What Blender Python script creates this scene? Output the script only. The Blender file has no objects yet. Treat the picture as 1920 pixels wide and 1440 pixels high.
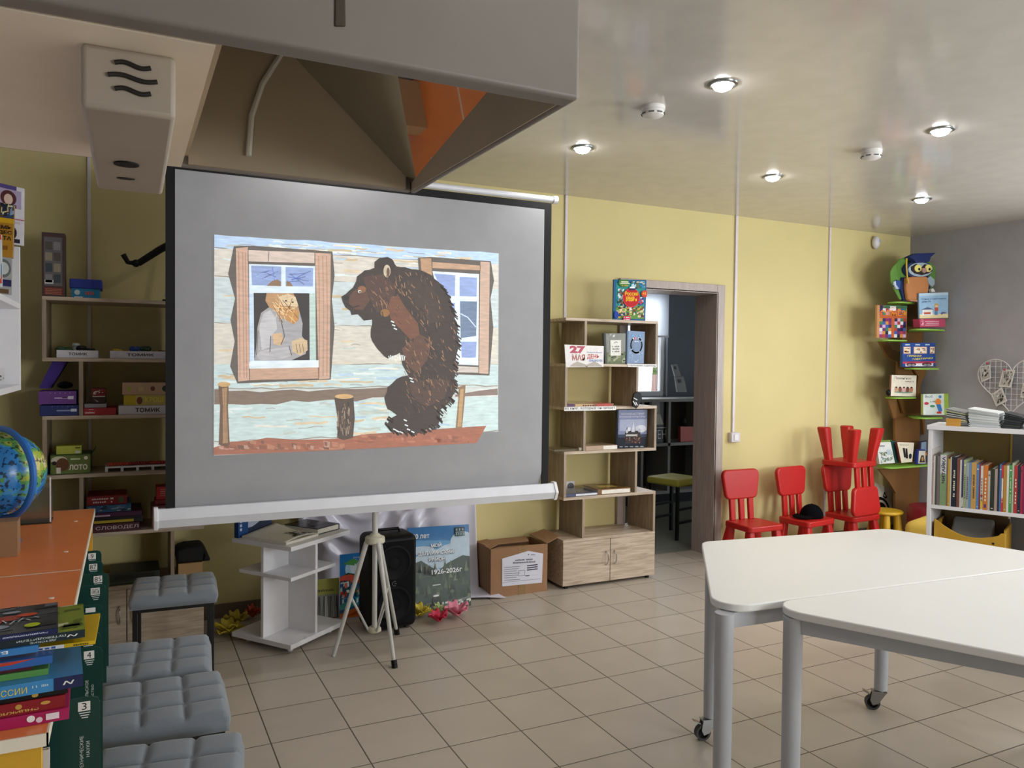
import bpy, bmesh, math, random
from mathutils import Vector, Matrix
from math import sin, cos, pi, radians

random.seed(7)
SC = bpy.context.scene
COL = SC.collection
V = Vector

# ------------------------------------------------------------ camera
FPX, YAW, PITCH, ROLL, EYE = 1470.0, .457363, .025514, .010757, 1.437
_f = V((sin(YAW)*cos(PITCH), cos(YAW)*cos(PITCH), -sin(PITCH)))
_r = V((cos(YAW), -sin(YAW), 0.0))
_u = _r.cross(_f)
CR = cos(ROLL)*_r + sin(ROLL)*_u
CU = -sin(ROLL)*_r + cos(ROLL)*_u
CF = _f
cam_data = bpy.data.cameras.new('camera')
cam_data.sensor_width = 36.0
cam_data.lens = FPX/1920*36
cam_data.clip_start = .05
cam = bpy.data.objects.new('camera', cam_data)
COL.objects.link(cam)
cam.matrix_world = Matrix(((CR.x, CU.x, -CF.x, 0), (CR.y, CU.y, -CF.y, 0), (CR.z, CU.z, -CF.z, EYE), (0, 0, 0, 1)))
SC.camera = cam
SC.view_settings.view_transform = 'Standard'
SC.view_settings.look = 'None'
SC.view_settings.gamma = 1.0
SC.view_settings.use_curve_mapping = False
SC.view_settings.exposure = 0.30

# ------------------------------------------------------------ sky, daylight and an added rear fill
world = bpy.data.worlds.new('sky')
SC.world = world
world.use_nodes = True
bg = world.node_tree.nodes['Background']
bg.inputs[0].default_value = (.80, .90, 1.0, 1)
bg.inputs[1].default_value = 1.6

def area(name, loc, direction, sx, sy, power, color=(1, 1, 1), spread=pi):
    l = bpy.data.lights.new(name, 'AREA')
    l.shape = 'RECTANGLE'; l.size = sx; l.size_y = sy
    l.energy = power; l.color = color; l.spread = spread
    o = bpy.data.objects.new(name, l); COL.objects.link(o)
    o.location = loc
    o.rotation_euler = V(direction).to_track_quat('-Z', 'Y').to_euler()
    return o
area('daylight_side_window', (6.30, 1.55, 1.55), (-1, 0, -.05), 1.4, 2.7, 165, (.93, .97, 1.0))
area('rear_fill_light', (4.4, -3.12, 1.6), (0, 1, -.05), 2.6, 1.4, 135, (.93, .97, 1.0))  # unseen rear source, added as fill for the grey wall
area('daylight_far_room', (4.85, 7.45, 1.65), (0, -1, -.1), 1.3, 1.1, 22, (.9, .96, 1.0))

# ------------------------------------------------------------ photo geometry: pixel ray meets a plane of the room
EYEV = V((0, 0, EYE))
def ray(x, y): return CR*((x-960)/FPX) - CU*((y-720)/FPX) + CF
def F(x, y, z=0.0): d = ray(x, y); return EYEV + d*((z-EYE)/d.z)
def W(x, y, Y): d = ray(x, y); return EYEV + d*(Y/d.y)
def WX(x, y, X): d = ray(x, y); return EYEV + d*(X/d.x)
def PL(x, y, p0, n): d = ray(x, y); n = V(n); return EYEV + d*((V(p0)-EYEV).dot(n)/d.dot(n))

# ------------------------------------------------------------ materials
def lin(h):
    if not isinstance(h, str): return tuple(h)
    h = h.lstrip('#')
    o = []
    for i in (0, 2, 4):
        c = int(h[i:i+2], 16)/255
        o.append(c/12.92 if c <= .04045 else ((c+.055)/1.055)**2.4)
    return tuple(o)
_mats = {}
def mat(name, col='#888888', rough=.5, metal=0.0, bump=0.0, bscale=60.0, var=0.0, vscale=8.0, emit=0.0, spec=.5, sheen=0.0, coat=0.0, alpha=1.0, trans=0.0, stretch=None):
    if name in _mats: return _mats[name]
    m = bpy.data.materials.new(name); m.use_nodes = True
    nt = m.node_tree; b = nt.nodes['Principled BSDF']
    c = lin(col)
    b.inputs['Base Color'].default_value = (*c, 1)
    b.inputs['Roughness'].default_value = rough
    b.inputs['Metallic'].default_value = metal
    b.inputs['Specular IOR Level'].default_value = spec
    if sheen: b.inputs['Sheen Weight'].default_value = sheen
    if coat: b.inputs['Coat Weight'].default_value = coat; b.inputs['Coat Roughness'].default_value = .15
    if trans: b.inputs['Transmission Weight'].default_value = trans
    b.inputs['Alpha'].default_value = alpha
    if emit:
        b.inputs['Emission Color'].default_value = (*c, 1)
        b.inputs['Emission Strength'].default_value = emit
    tc = nt.nodes.new('ShaderNodeTexCoord')
    vec = tc.outputs['Object']
    if stretch:
        mp = nt.nodes.new('ShaderNodeMapping'); mp.inputs['Scale'].default_value = stretch
        nt.links.new(vec, mp.inputs['Vector']); vec = mp.outputs['Vector']
    n = nt.nodes.new('ShaderNodeTexNoise'); n.inputs['Scale'].default_value = vscale; n.inputs['Detail'].default_value = 4
    nt.links.new(vec, n.inputs['Vector'])
    v = var if var else .04
    r = nt.nodes.new('ShaderNodeValToRGB')
    r.color_ramp.elements[0].position = .3; r.color_ramp.elements[1].position = .7
    r.color_ramp.elements[0].color = (*[max(0, x*(1-v)) for x in c], 1)
    r.color_ramp.elements[1].color = (*[min(1, x*(1+v)) for x in c], 1)
    nt.links.new(n.outputs['Fac'], r.inputs['Fac']); nt.links.new(r.outputs['Color'], b.inputs['Base Color'])
    if bump:
        n2 = nt.nodes.new('ShaderNodeTexNoise'); n2.inputs['Scale'].default_value = bscale; n2.inputs['Detail'].default_value = 3
        nt.links.new(vec, n2.inputs['Vector'])
        bp = nt.nodes.new('ShaderNodeBump'); bp.inputs['Strength'].default_value = bump; bp.inputs['Distance'].default_value = .004
        nt.links.new(n2.outputs['Fac'], bp.inputs['Height']); nt.links.new(bp.outputs['Normal'], b.inputs['Normal'])
    _mats[name] = m
    return m

def attr_mat(name, rough=.45, emit=0.0, spec=.4, mult=1.0, lift=0.0, stretch=(1, 1, 1), var=.07):
    m = bpy.data.materials.new(name); m.use_nodes = True
    nt = m.node_tree; b = nt.nodes['Principled BSDF']
    a = nt.nodes.new('ShaderNodeAttribute'); a.attribute_name = 'Col'
    n = nt.nodes.new('ShaderNodeTexNoise'); n.inputs['Scale'].default_value = 40
    tc = nt.nodes.new('ShaderNodeTexCoord'); mp = nt.nodes.new('ShaderNodeMapping'); mp.inputs['Scale'].default_value = stretch; nt.links.new(tc.outputs['Object'], mp.inputs['Vector']); nt.links.new(mp.outputs['Vector'], n.inputs['Vector'])
    n.inputs['Scale'].default_value = 40 if stretch[2] == 1 else 3.5; n.inputs['Detail'].default_value = 2 if stretch[2] == 1 else 7
    mr = nt.nodes.new('ShaderNodeMapRange'); mr.inputs['From Min'].default_value = .25; mr.inputs['From Max'].default_value = .75; mr.inputs['To Min'].default_value = (1-var)*mult; mr.inputs['To Max'].default_value = (1+var)*mult
    nt.links.new(n.outputs['Fac'], mr.inputs['Value'])
    mx = nt.nodes.new('ShaderNodeVectorMath'); mx.operation = 'SCALE'
    nt.links.new(a.outputs['Color'], mx.inputs[0]); nt.links.new(mr.outputs['Result'], mx.inputs['Scale'])
    if lift:
        ad = nt.nodes.new('ShaderNodeVectorMath'); ad.operation = 'ADD'; ad.inputs[1].default_value = (lift, lift, lift)
        nt.links.new(mx.outputs['Vector'], ad.inputs[0]); mx = ad
    nt.links.new(mx.outputs['Vector'], b.inputs['Base Color'])
    b.inputs['Roughness'].default_value = rough; b.inputs['Specular IOR Level'].default_value = spec
    if emit:
        nt.links.new(mx.outputs['Vector'], b.inputs['Emission Color']); b.inputs['Emission Strength'].default_value = emit
    return m
PRINT = attr_mat('printed_paper')
GLOSS = attr_mat('glossy_print', .2)
BEAM = attr_mat('projected_light', .9, .64, .0, .74, .055, (5, 5, 26), .17)

def wood(name, c1, c2, stretch, rough=.45):
    m = bpy.data.materials.new(name); m.use_nodes = True
    nt = m.node_tree; b = nt.nodes['Principled BSDF']
    tc = nt.nodes.new('ShaderNodeTexCoord')
    mp = nt.nodes.new('ShaderNodeMapping'); mp.inputs['Scale'].default_value = stretch
    nt.links.new(tc.outputs['Object'], mp.inputs['Vector'])
    n = nt.nodes.new('ShaderNodeTexNoise'); n.inputs['Scale'].default_value = 5; n.inputs['Detail'].default_value = 6; n.inputs['Distortion'].default_value = .6
    nt.links.new(mp.outputs['Vector'], n.inputs['Vector'])
    r = nt.nodes.new('ShaderNodeValToRGB')
    r.color_ramp.elements[0].position = .32; r.color_ramp.elements[1].position = .68
    r.color_ramp.elements[0].color = (*lin(c1), 1); r.color_ramp.elements[1].color = (*lin(c2), 1)
    nt.links.new(n.outputs['Fac'], r.inputs['Fac']); nt.links.new(r.outputs['Color'], b.inputs['Base Color'])
    bp = nt.nodes.new('ShaderNodeBump'); bp.inputs['Strength'].default_value = .1; bp.inputs['Distance'].default_value = .002
    nt.links.new(n.outputs['Fac'], bp.inputs['Height']); nt.links.new(bp.outputs['Normal'], b.inputs['Normal'])
    b.inputs['Roughness'].default_value = rough
    return m

def tile_floor(name, c, grout, sx, sy, ox, oy, rough):
    m = bpy.data.materials.new(name); m.use_nodes = True
    nt = m.node_tree; b = nt.nodes['Principled BSDF']; L = nt.links
    tc = nt.nodes.new('ShaderNodeTexCoord'); sp = nt.nodes.new('ShaderNodeSeparateXYZ'); L.new(tc.outputs['Object'], sp.inputs[0])
    def M(op, a, bv=None):
        x = nt.nodes.new('ShaderNodeMath'); x.operation = op
        for i, q in enumerate((a, bv)):
            if q is None: continue
            if isinstance(q, (int, float)): x.inputs[i].default_value = q
            else: L.new(q, x.inputs[i])
        return x.outputs[0]
    def edge(o, s, off):
        t = M('DIVIDE', M('SUBTRACT', o, off), s)
        fr = M('FRACT', t)
        d = M('MINIMUM', fr, M('SUBTRACT', 1.0, fr))
        return M('MULTIPLY', d, s), M('FLOOR', t)
    ex, ix = edge(sp.outputs[0], sx, ox); ey, iy = edge(sp.outputs[1], sy, oy)
    dist = M('MINIMUM', ex, ey)
    mr = nt.nodes.new('ShaderNodeMapRange'); mr.inputs['From Min'].default_value = .0014; mr.inputs['From Max'].default_value = .0032
    L.new(dist, mr.inputs['Value'])
    cb = nt.nodes.new('ShaderNodeCombineXYZ'); L.new(ix, cb.inputs[0]); L.new(iy, cb.inputs[1])
    wn = nt.nodes.new('ShaderNodeTexWhiteNoise'); wn.noise_dimensions = '3D'; L.new(cb.outputs[0], wn.inputs['Vector'])
    ns = nt.nodes.new('ShaderNodeTexNoise'); ns.inputs['Scale'].default_value = 6; ns.inputs['Detail'].default_value = 5; L.new(tc.outputs['Object'], ns.inputs['Vector'])
    k = M('ADD', M('MULTIPLY', wn.outputs['Value'], .07), M('ADD', M('MULTIPLY', ns.outputs['Fac'], .16), .885))
    vm = nt.nodes.new('ShaderNodeVectorMath'); vm.operation = 'SCALE'; vm.inputs[0].default_value = lin(c); L.new(k, vm.inputs['Scale'])
    mx = nt.nodes.new('ShaderNodeMix'); mx.data_type = 'RGBA'
    L.new(mr.outputs['Result'], mx.inputs['Factor']); mx.inputs['A'].default_value = (*lin(grout), 1); L.new(vm.outputs[0], mx.inputs['B'])
    L.new(mx.outputs['Result'], b.inputs['Base Color'])
    bp = nt.nodes.new('ShaderNodeBump'); bp.inputs['Strength'].default_value = .4; bp.inputs['Distance'].default_value = .002
    L.new(mr.outputs['Result'], bp.inputs['Height']); L.new(bp.outputs['Normal'], b.inputs['Normal'])
    b.inputs['Roughness'].default_value = rough
    return m

WHITE = mat('white_laminate', '#e4e3e6', .35)
TABLE = mat('white_table_laminate', '#e2e2e0', .4, var=.004)
STEEL_W = mat('white_painted_steel', '#cfd0d6', .35)
CHROME = mat('chrome', '#c8c8c8', .18, 1.0)
BLACK = mat('black_plastic', '#08080a', .5, spec=.3)
BLACKM = mat('black_painted_steel', '#0e0e11', .4)
RUBBER = mat('dark_rubber', '#3a3936', .7)
OAK_H = wood('oak_board_lengthwise', '#a3907b', '#cbb9a4', (1.2, 9, 14))
OAK_V = wood('oak_board_upright', '#8a7763', '#aa9782', (9, 9, .9))
CASING = wood('greyed_oak_casing', '#a0928c', '#b3a59c', (12, 12, .8))
CREAM = mat('cream_edge_band', '#e6dcc8', .5)
ORANGE = mat('orange_laminate', '#f08a4c', .3)
CARD = mat('brown_cardboard', '#96704f', .8, bump=.15, var=.08, vscale=5)
PAPER = mat('page_paper', '#e2dccd', .8, var=.08, vscale=90, stretch=(1, 1, 6))
RED = mat('red_plastic', '#b81c18', .4)
YPLAST = mat('yellow_plastic', '#cda424', .4)
GREENS = mat('green_painted_board', '#86b545', .5)
PLY = mat('brown_stained_plywood', '#7d5528', .55, var=.12, vscale=4)
GREYFAB = mat('grey_velour', '#737a82', .9, bump=.25, bscale=500, var=.05, sheen=.3)
SATIN = mat('white_satin', '#d3cfdb', .3, sheen=.2, spec=.6)

# ------------------------------------------------------------ mesh building
RM = {}
class MB:
    def __init__(s): s.bm = bmesh.new(); s.mi = 0
    def m(s, i): s.mi = i; return s
    def vs(s, pts): return [s.bm.verts.new(p) for p in pts]
    def fc(s, vs):
        try: f = s.bm.faces.new(vs)
        except ValueError: return None
        f.material_index = s.mi; return f
    def box(s, x0, x1, y0, y1, z0, z1):
        v = s.vs([(x, y, z) for z in (z0, z1) for y in (y0, y1) for x in (x0, x1)])
        for q in ((0, 2, 3, 1), (4, 5, 7, 6), (0, 1, 5, 4), (2, 6, 7, 3), (0, 4, 6, 2), (1, 3, 7, 5)): s.fc([v[i] for i in q])
        return s
    def obox(s, o, a, b, c):           # corner and three edge vectors
        o, a, b, c = V(o), V(a), V(b), V(c)
        v = s.vs([o+a*i+b*j+c*k for k in (0, 1) for j in (0, 1) for i in (0, 1)])
        for q in ((0, 2, 3, 1), (4, 5, 7, 6), (0, 1, 5, 4), (2, 6, 7, 3), (0, 4, 6, 2), (1, 3, 7, 5)): s.fc([v[i] for i in q])
        return s
    def slab(s, pts, ext):             # polygon pushed along a vector
        ext = V(ext); a = s.vs([V(p) for p in pts]); b = s.vs([V(p)+ext for p in pts])
        s.fc(a); s.fc(b[::-1]); n = len(a)
        for i in range(n): s.fc([a[i], b[i], b[(i+1) % n], a[(i+1) % n]])
        return s
    def prism(s, poly, z0, z1): return s.slab([(x, y, z0) for x, y in poly], (0, 0, z1-z0))
    def tube(s, pts, r, n=10, closed=False, cap=True):
        pts = [V(p) for p in pts]; N = len(pts)
        rr = r if isinstance(r, (list, tuple)) else [r]*N
        rings = []; prev = None
        for i, p in enumerate(pts):
            if closed: t = (pts[(i+1) % N]-pts[i-1])
            else: t = pts[min(i+1, N-1)]-pts[max(i-1, 0)]
            t.normalize()
            if prev is None:
                a = V((0, 0, 1)) if abs(t.z) < .9 else V((1, 0, 0))
                x = t.cross(a).normalized()
            else:
                x = (prev-t*prev.dot(t)).normalized()
            prev = x; y = t.cross(x)
            rings.append(s.vs([p+(x*cos(2*pi*k/n)+y*sin(2*pi*k/n))*rr[i] for k in range(n)]))
        for i in range(N if closed else N-1):
            A, B = rings[i], rings[(i+1) % N]
            for k in range(n): s.fc([A[k], A[(k+1) % n], B[(k+1) % n], B[k]])
        if cap and not closed: s.fc(rings[0][::-1]); s.fc(rings[-1])
        return s
    def sqtube(s, a, b, w, h=None):
        a, b = V(a), V(b); t = (b-a).normalized(); h = h or w
        up = V((0, 0, 1)) if abs(t.z) < .9 else V((0, 1, 0))
        x = t.cross(up).normalized(); y = x.cross(t)
        return s.obox(a-x*w/2-y*h/2, x*w, y*h, b-a)
    def lathe(s, prof, c=(0, 0, 0), n=24, axis=(0, 0, 1)):
        c = V(c); q = V((0, 0, 1)).rotation_difference(V(axis)); rings = []
        for r, z in prof:
            if r < 1e-6: rings.append([s.bm.verts.new(c+q @ V((0, 0, z)))])
            else: rings.append(s.vs([c+q @ V((r*cos(2*pi*k/n), r*sin(2*pi*k/n), z)) for k in range(n)]))
        for A, B in zip(rings, rings[1:]):
            for k in range(n):
                k2 = (k+1) % n
                if len(A) == 1 and len(B) == 1: continue
                if len(A) == 1: s.fc([A[0], B[k2], B[k]])
                elif len(B) == 1: s.fc([A[k], A[k2], B[0]])
                else: s.fc([A[k], A[k2], B[k2], B[k]])
        if len(rings[0]) > 1: s.fc(rings[0][::-1])
        if len(rings[-1]) > 1: s.fc(rings[-1])
        return s
    def ball(s, c, r, n=16):
        c = V(c); rx, ry, rz = r if isinstance(r, (tuple, list)) else (r, r, r); rows = n//2; rings = []
        for i in range(rows+1):
            a = pi*i/rows-pi/2
            if i in (0, rows): rings.append([s.bm.verts.new(c+V((0, 0, rz*sin(a))))])
            else: rings.append(s.vs([c+V((rx*cos(a)*cos(2*pi*k/n), ry*cos(a)*sin(2*pi*k/n), rz*sin(a))) for k in range(n)]))
        for A, B in zip(rings, rings[1:]):
            for k in range(n):
                k2 = (k+1) % n
                if len(A) == 1: s.fc([A[0], B[k2], B[k]])
                elif len(B) == 1: s.fc([A[k], A[k2], B[0]])
                else: s.fc([A[k], A[k2], B[k2], B[k]])
        return s
    def grid(s, fn, nu, nv):
        g = [[s.bm.verts.new(fn(i/nu, j/nv)) for i in range(nu+1)] for j in range(nv+1)]
        for j in range(nv):
            for i in range(nu): s.fc([g[j][i], g[j][i+1], g[j+1][i+1], g[j+1][i]])
        return s
    def build(s, name, mats, parent=None, bevel=0, seg=2, smooth=35, local=False, solid=0, sub=0, norm=True, raw=False):
        base = V((0, 0, 0))
        if parent is None and not raw:
            xs = [v.co.x for v in s.bm.verts]; ys = [v.co.y for v in s.bm.verts]; zs = [v.co.z for v in s.bm.verts]
            base = V(((min(xs)+max(xs))/2, (min(ys)+max(ys))/2, min(zs)))
            s.bm.transform(Matrix.Translation(-base))
        if parent is not None and not local:
            s.bm.transform(RM[parent].inverted())
        if norm: bmesh.ops.recalc_face_normals(s.bm, faces=s.bm.faces)
        me = bpy.data.meshes.new(name); s.bm.to_mesh(me); s.bm.free()
        for q in (mats if isinstance(mats, (list, tuple)) else [mats]): me.materials.append(q)
        o = bpy.data.objects.new(name, me); COL.objects.link(o)
        for p in me.polygons: p.use_smooth = True
        me.set_sharp_from_angle(angle=radians(smooth))
        if parent is not None: o.parent = parent; RM[o] = RM[parent]
        else: o.location = base; RM[o] = Matrix.Translation(base)
        if solid:
            q = o.modifiers.new('thickness', 'SOLIDIFY'); q.thickness = solid; q.offset = 0
        if bevel:
            q = o.modifiers.new('edges', 'BEVEL'); q.width = bevel; q.segments = seg; q.limit_method = 'ANGLE'; q.angle_limit = radians(40)
        if sub:
            q = o.modifiers.new('smooth', 'SUBSURF'); q.levels = sub; q.render_levels = sub
        return o

def thing(name, label, cat, loc=(0, 0, 0), rz=0.0, group=None):
    o = bpy.data.objects.new(name, None); COL.objects.link(o)
    o.empty_display_size = .05
    o.location = loc; o.rotation_euler = (0, 0, rz)
    RM[o] = Matrix.Translation(V(loc)) @ Matrix.Rotation(rz, 4, 'Z')
    tag(o, label, cat, group); return o
def tag(o, label, cat, group=None):
    o['label'] = label; o['category'] = cat
    if group: o['group'] = group
    return o
def struct(o): o['kind'] = 'structure'; return o
def lab(o, t): o['label'] = t; return o
def dup(root, loc, rz, label, group=None):
    r = root.copy(); COL.objects.link(r); r.location = loc; r.rotation_euler = (0, 0, rz)
    RM[r] = Matrix.Translation(V(loc)) @ Matrix.Rotation(rz, 4, 'Z')
    r['label'] = label
    if group: r['group'] = group
    for ch in list(root.children):
        c = ch.copy(); COL.objects.link(c); c.parent = r; RM[c] = RM[r]
        for g in list(ch.children):
            d = g.copy(); COL.objects.link(d); d.parent = c; RM[d] = RM[r]
    return r

# ------------------------------------------------------------ flat printed artwork, every shape a thin layer over the last
_txt = {}
def text_mesh(body, bold=0.0):
    k = (body, bold)
    if k in _txt: return _txt[k]
    cu = bpy.data.curves.new('lettering', 'FONT'); cu.body = body; cu.resolution_u = 3; cu.offset = bold
    o = bpy.data.objects.new('lettering', cu); COL.objects.link(o)
    ev = o.evaluated_get(bpy.context.evaluated_depsgraph_get()); me = ev.to_mesh()
    vs = [(v.co.x, v.co.y) for v in me.vertices]; fs = [tuple(p.vertices) for p in me.polygons]
    ev.to_mesh_clear(); bpy.data.objects.remove(o); bpy.data.curves.remove(cu)
    if vs:
        x0 = min(v[0] for v in vs); x1 = max(v[0] for v in vs); y0 = min(v[1] for v in vs); y1 = max(v[1] for v in vs)
    else: x0 = x1 = y0 = y1 = 0
    _txt[k] = (vs, fs, (x0, x1, y0, y1)); return _txt[k]

class Art:
    """fn(u,v) gives a point; n the way the print faces"""
    def __init__(s, fn, n, step=.0002, start=.0006, clip=False):
        s.clip = clip; s.fn = fn; s.n = V(n).normalized(); s.k = start; s.step = step
        s.bm = bmesh.new(); s.cl = s.bm.loops.layers.float_color.new('Col')
    def pt(s, u, v): return V(s.fn(u, v))+s.n*s.k
    def _face(s, vs, c):
        try: f = s.bm.faces.new(vs)
        except ValueError: return
        for l in f.loops: l[s.cl] = (*c, 1)
    def poly(s, c, pts, keep=False):
        c = lin(c)
        if s.clip:
            for ax, lim, sg in ((0, 0, 1), (0, 1, -1), (1, 0, 1), (1, 1, -1)):
                out = []
                for p, q in zip(pts, list(pts[1:])+[pts[0]]):
                    dp, dq = (p[ax]-lim)*sg, (q[ax]-lim)*sg
                    if dp >= 0: out.append(p)
                    if dp*dq < 0: f = dp/(dp-dq); out.append((p[0]+(q[0]-p[0])*f, p[1]+(q[1]-p[1])*f))
                pts = out
                if len(pts) < 3: return s
        s._face([s.bm.verts.new(s.pt(*p)) for p in pts], c)
        if not keep: s.k += s.step
        return s
    def rect(s, c, x0, y0, x1, y1, keep=False): return s.poly(c, [(x0, y0), (x1, y0), (x1, y1), (x0, y1)], keep)
    def disc(s, c, x, y, rx, ry=None, n=20, a0=0, a1=2*pi, keep=False):
        ry = rx if ry is None else ry
        return s.poly(c, [(x+rx*cos(a0+(a1-a0)*i/n), y+ry*sin(a0+(a1-a0)*i/n)) for i in range(n if a1-a0 > 6.2 else n+1)], keep)
    def line(s, c, pts, w, keep=True):
        c = lin(c)
        for (x0, y0), (x1, y1) in zip(pts, pts[1:]):
            d = math.hypot(x1-x0, y1-y0) or 1; nx, ny = -(y1-y0)/d*w/2, (x1-x0)/d*w/2
            s._face([s.bm.verts.new(s.pt(*p)) for p in ((x0+nx, y0+ny), (x1+nx, y1+ny), (x1-nx, y1-ny), (x0-nx, y0-ny))], c)
        if not keep: s.k += s.step
        return s
    def text(s, c, body, x, y, w=None, h=None, flip=1, rot=0.0, bold=0.0, skew=0.0):
        """lettering fitted into a box w by h at (x,y) lower left; flip=-1 when v runs downward"""
        if body[0] == '~':                # lettering too small to read: a row of letter-sized marks
            n = int(body[1:]); q = random.Random(n+int(x*977)); cr, sr = cos(rot), sin(rot); c = lin(c); h = h or w/n; w = w or h*n*.8
            for k in range(n):
                if q.random() < .1: continue
                p0, p1, hh = w*k/n, w*(k+.66)/n, h*q.uniform(.7, 1)
                s._face([s.bm.verts.new(s.pt(x+e*cr-f*sr, y+flip*(e*sr+f*cr)+skew*e)) for e, f in ((p0, 0), (p1, 0), (p1, hh), (p0, hh))], c)
            s.k += s.step; return s
        vs, fs, (x0, x1, y0, y1) = text_mesh(body, bold)
        if not vs: return s
        bw, bh = x1-x0, y1-y0
        if w is None: w = h*bw/bh
        if h is None: h = w*bh/bw
        c = lin(c); cr, sr = cos(rot), sin(rot); nv = []
        for a, b in vs:
            px = (a-x0)/bw*w; py = (b-y0)/bh*h
            qx, qy = px*cr-py*sr, px*sr+py*cr
            nv.append(s.bm.verts.new(s.pt(x+qx, y+flip*qy+skew*qx)))
        for f in fs: s._face([nv[i] for i in f], c)
        s.k += s.step; return s
    def build(s, name, parent=None, m=None):
        if parent is not None: s.bm.transform(RM[parent].inverted()); 
        nn = s.n if parent is None else RM[parent].inverted().to_3x3() @ s.n
        for f in s.bm.faces:
            f.normal_update()
            if f.normal.dot(nn) < 0: f.normal_flip()
        me = bpy.data.meshes.new(name); s.bm.to_mesh(me); s.bm.free(); me.materials.append(m or PRINT)
        o = bpy.data.objects.new(name, me); COL.objects.link(o)
        if parent is not None: o.parent = parent; RM[o] = RM[parent]
        return o
def quad(bl, br, tl):                   # unit square on a parallelogram
    bl, br, tl = V(bl), V(br), V(tl)
    return lambda u, v: bl+(br-bl)*u+(tl-bl)*v
def speckle(a, cols, n, x0, y0, x1, y1, s0, s1):
    for i in range(n):
        x = random.uniform(x0, x1); y = random.uniform(y0, y1); w = random.uniform(s0, s1); h = random.uniform(s0, s1)
        w = min(w, x1-x); h = min(h, y1-y)
        a.poly(random.choice(cols), [(x, y), (x+w, y+h*.2), (x+w*.9, y+h), (x+w*.1, y+h*.8)], i % 6 != 5)

# ------------------------------------------------------------ books
def spine_book(label, t, h, d, col, loc, rz, group, art=None, tilt=0.0):
    """stands upright, spine looks along local -y, thickness along x"""
    o = MB().box(0, .0022, 0, d, 0, h).box(t-.0022, t, 0, d, 0, h).box(.0022, t-.0022, 0, .0022, 0, h).build('book', mat('cover_'+col[1:], col, .4), raw=True)
    o.location = loc; o.rotation_euler = (0, tilt, rz); tag(o, label, 'book', group)
    RM[o] = Matrix.Identity(4)
    MB().box(.0022, t-.0022, .0022, d-.003, .003, h-.004).build('pages', PAPER, o, local=True)
    a = Art(quad((0, 0, 0), (t, 0, 0), (0, 0, h)), (0, -1, 0))
    if art: art(a)
    else:
        rr = random.Random(sum(map(ord, label)))
        a.rect(rr.choice(['#e8e4da', '#d8c890', '#303038']), .25, .62, .75, .9); a.rect(rr.choice(['#e8e4da', '#c8a860']), .2, .06, .8, .12)
    a.build('spine_print', o)
    return o
def flat_book(label, w, d, t, col, loc, rz, group, spine=None, top=None, name='book', cat='book'):
    """lies flat, spine along local x at y=0 looking along -y"""
    o = MB().box(0, w, 0, d, 0, .0025).box(0, w, 0, d, t-.0025, t).box(0, w, 0, .0025, .0025, t-.0025).build(name, mat('cover_'+col[1:], col, .3), raw=True)
    o.location = loc; o.rotation_euler = (0, 0, rz); tag(o, label, cat, group)
    RM[o] = Matrix.Identity(4)
    MB().box(.004, w-.004, .0025, d-.004, .0025, t-.0025).build('pages', PAPER, o, local=True)
    if spine:
        a = Art(quad((0, 0, 0), (w, 0, 0), (0, 0, t)), (0, -1, 0)); spine(a); a.build('spine_print', o)
    if top:
        a = Art(quad((0, 0, t), (w, 0, t), (0, d, t)), (0, 0, 1), clip=True); top(a); a.build('cover_print', o, GLOSS)
    return o
def px_book(label, bl, br, tr, tl, thick, n, p0, col, group=None, draw=None, name='book', cat='book', m=None, lift=None):
    """a book or card whose front is the given quad in a room plane; pages behind, print in front"""
    n = V(n).normalized()
    P = [q if isinstance(q, Vector) else PL(*q, p0, n) for q in (bl, br, tr, tl)]
    back = -n*thick
    o = MB().slab(P, -n*.003).slab([q+back*.85 for q in P], back*.15).obox(P[0]-n*.003, (P[3]-P[0]), (P[1]-P[0])*.025, back*.85+n*.003).build(name, mat('cover_'+col[1:], col, .4))
    tag(o, label, cat, group)
    c = sum(P, V())/4
    MB().slab([c+(q-c)*.97-n*.003 for q in P], back*.85+n*.003).build('pages', PAPER, o)
    if draw:
        a = Art(lambda u, v: (P[0]*(1-u)+P[1]*u)*(1-v)+(P[3]*(1-u)+P[2]*u)*v, n, clip=True); draw(a); a.build('cover_print', o, m or PRINT)
    return o
def sheet(name, label, cat, P, n, col, group=None, draw=None, t=.002, parent=None):
    n = V(n).normalized(); P = [V(q) for q in P]
    o = MB().slab(P, -n*t).build(name, mat('sheet_'+col[1:], col, .6), parent)
    if parent is None: tag(o, label, cat, group)
    if draw:
        a = Art(lambda u, v: (P[0]*(1-u)+P[1]*u)*(1-v)+(P[3]*(1-u)+P[2]*u)*v, n, clip=True); draw(a); a.build('print', o)
    return o

# ============================================================ THE ROOM
CEIL, WY, XL, XR = 2.578, 4.62, -.57, 6.12
YB = -3.0
FLOOR = tile_floor('beige_floor_tiles', '#b6ab9d', '#4b4034', .300, .3032, 1.0861, 2.40096, .36)
FLOOR2 = tile_floor('grey_floor_tiles', '#77786c', '#44443c', .45, .45, 0, 0, .4)
YELLOW = mat('yellow_wall_paint', '#d4c58c', .75, bump=.08, bscale=180, var=.03, vscale=2)
GREYW = mat('grey_wall_paint', '#a2a2a8', .8, bump=.08, bscale=180)
GREYD = mat('slate_wall_paint', '#6a6f77', .8)
STRETCH = mat('satin_stretch_ceiling', '#c8c3bb', .11, spec=.5)
struct(MB().box(XL-.2, XR+.2, YB-.2, 4.84, -.1, 0).build('floor', FLOOR, raw=True))
struct(MB().box(XL-.2, XR+.2, YB-.2, 4.84, CEIL, CEIL+.1).build('ceiling', STRETCH))
DX0, DX1, DZ = 3.15, 3.97, 1.99
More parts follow.
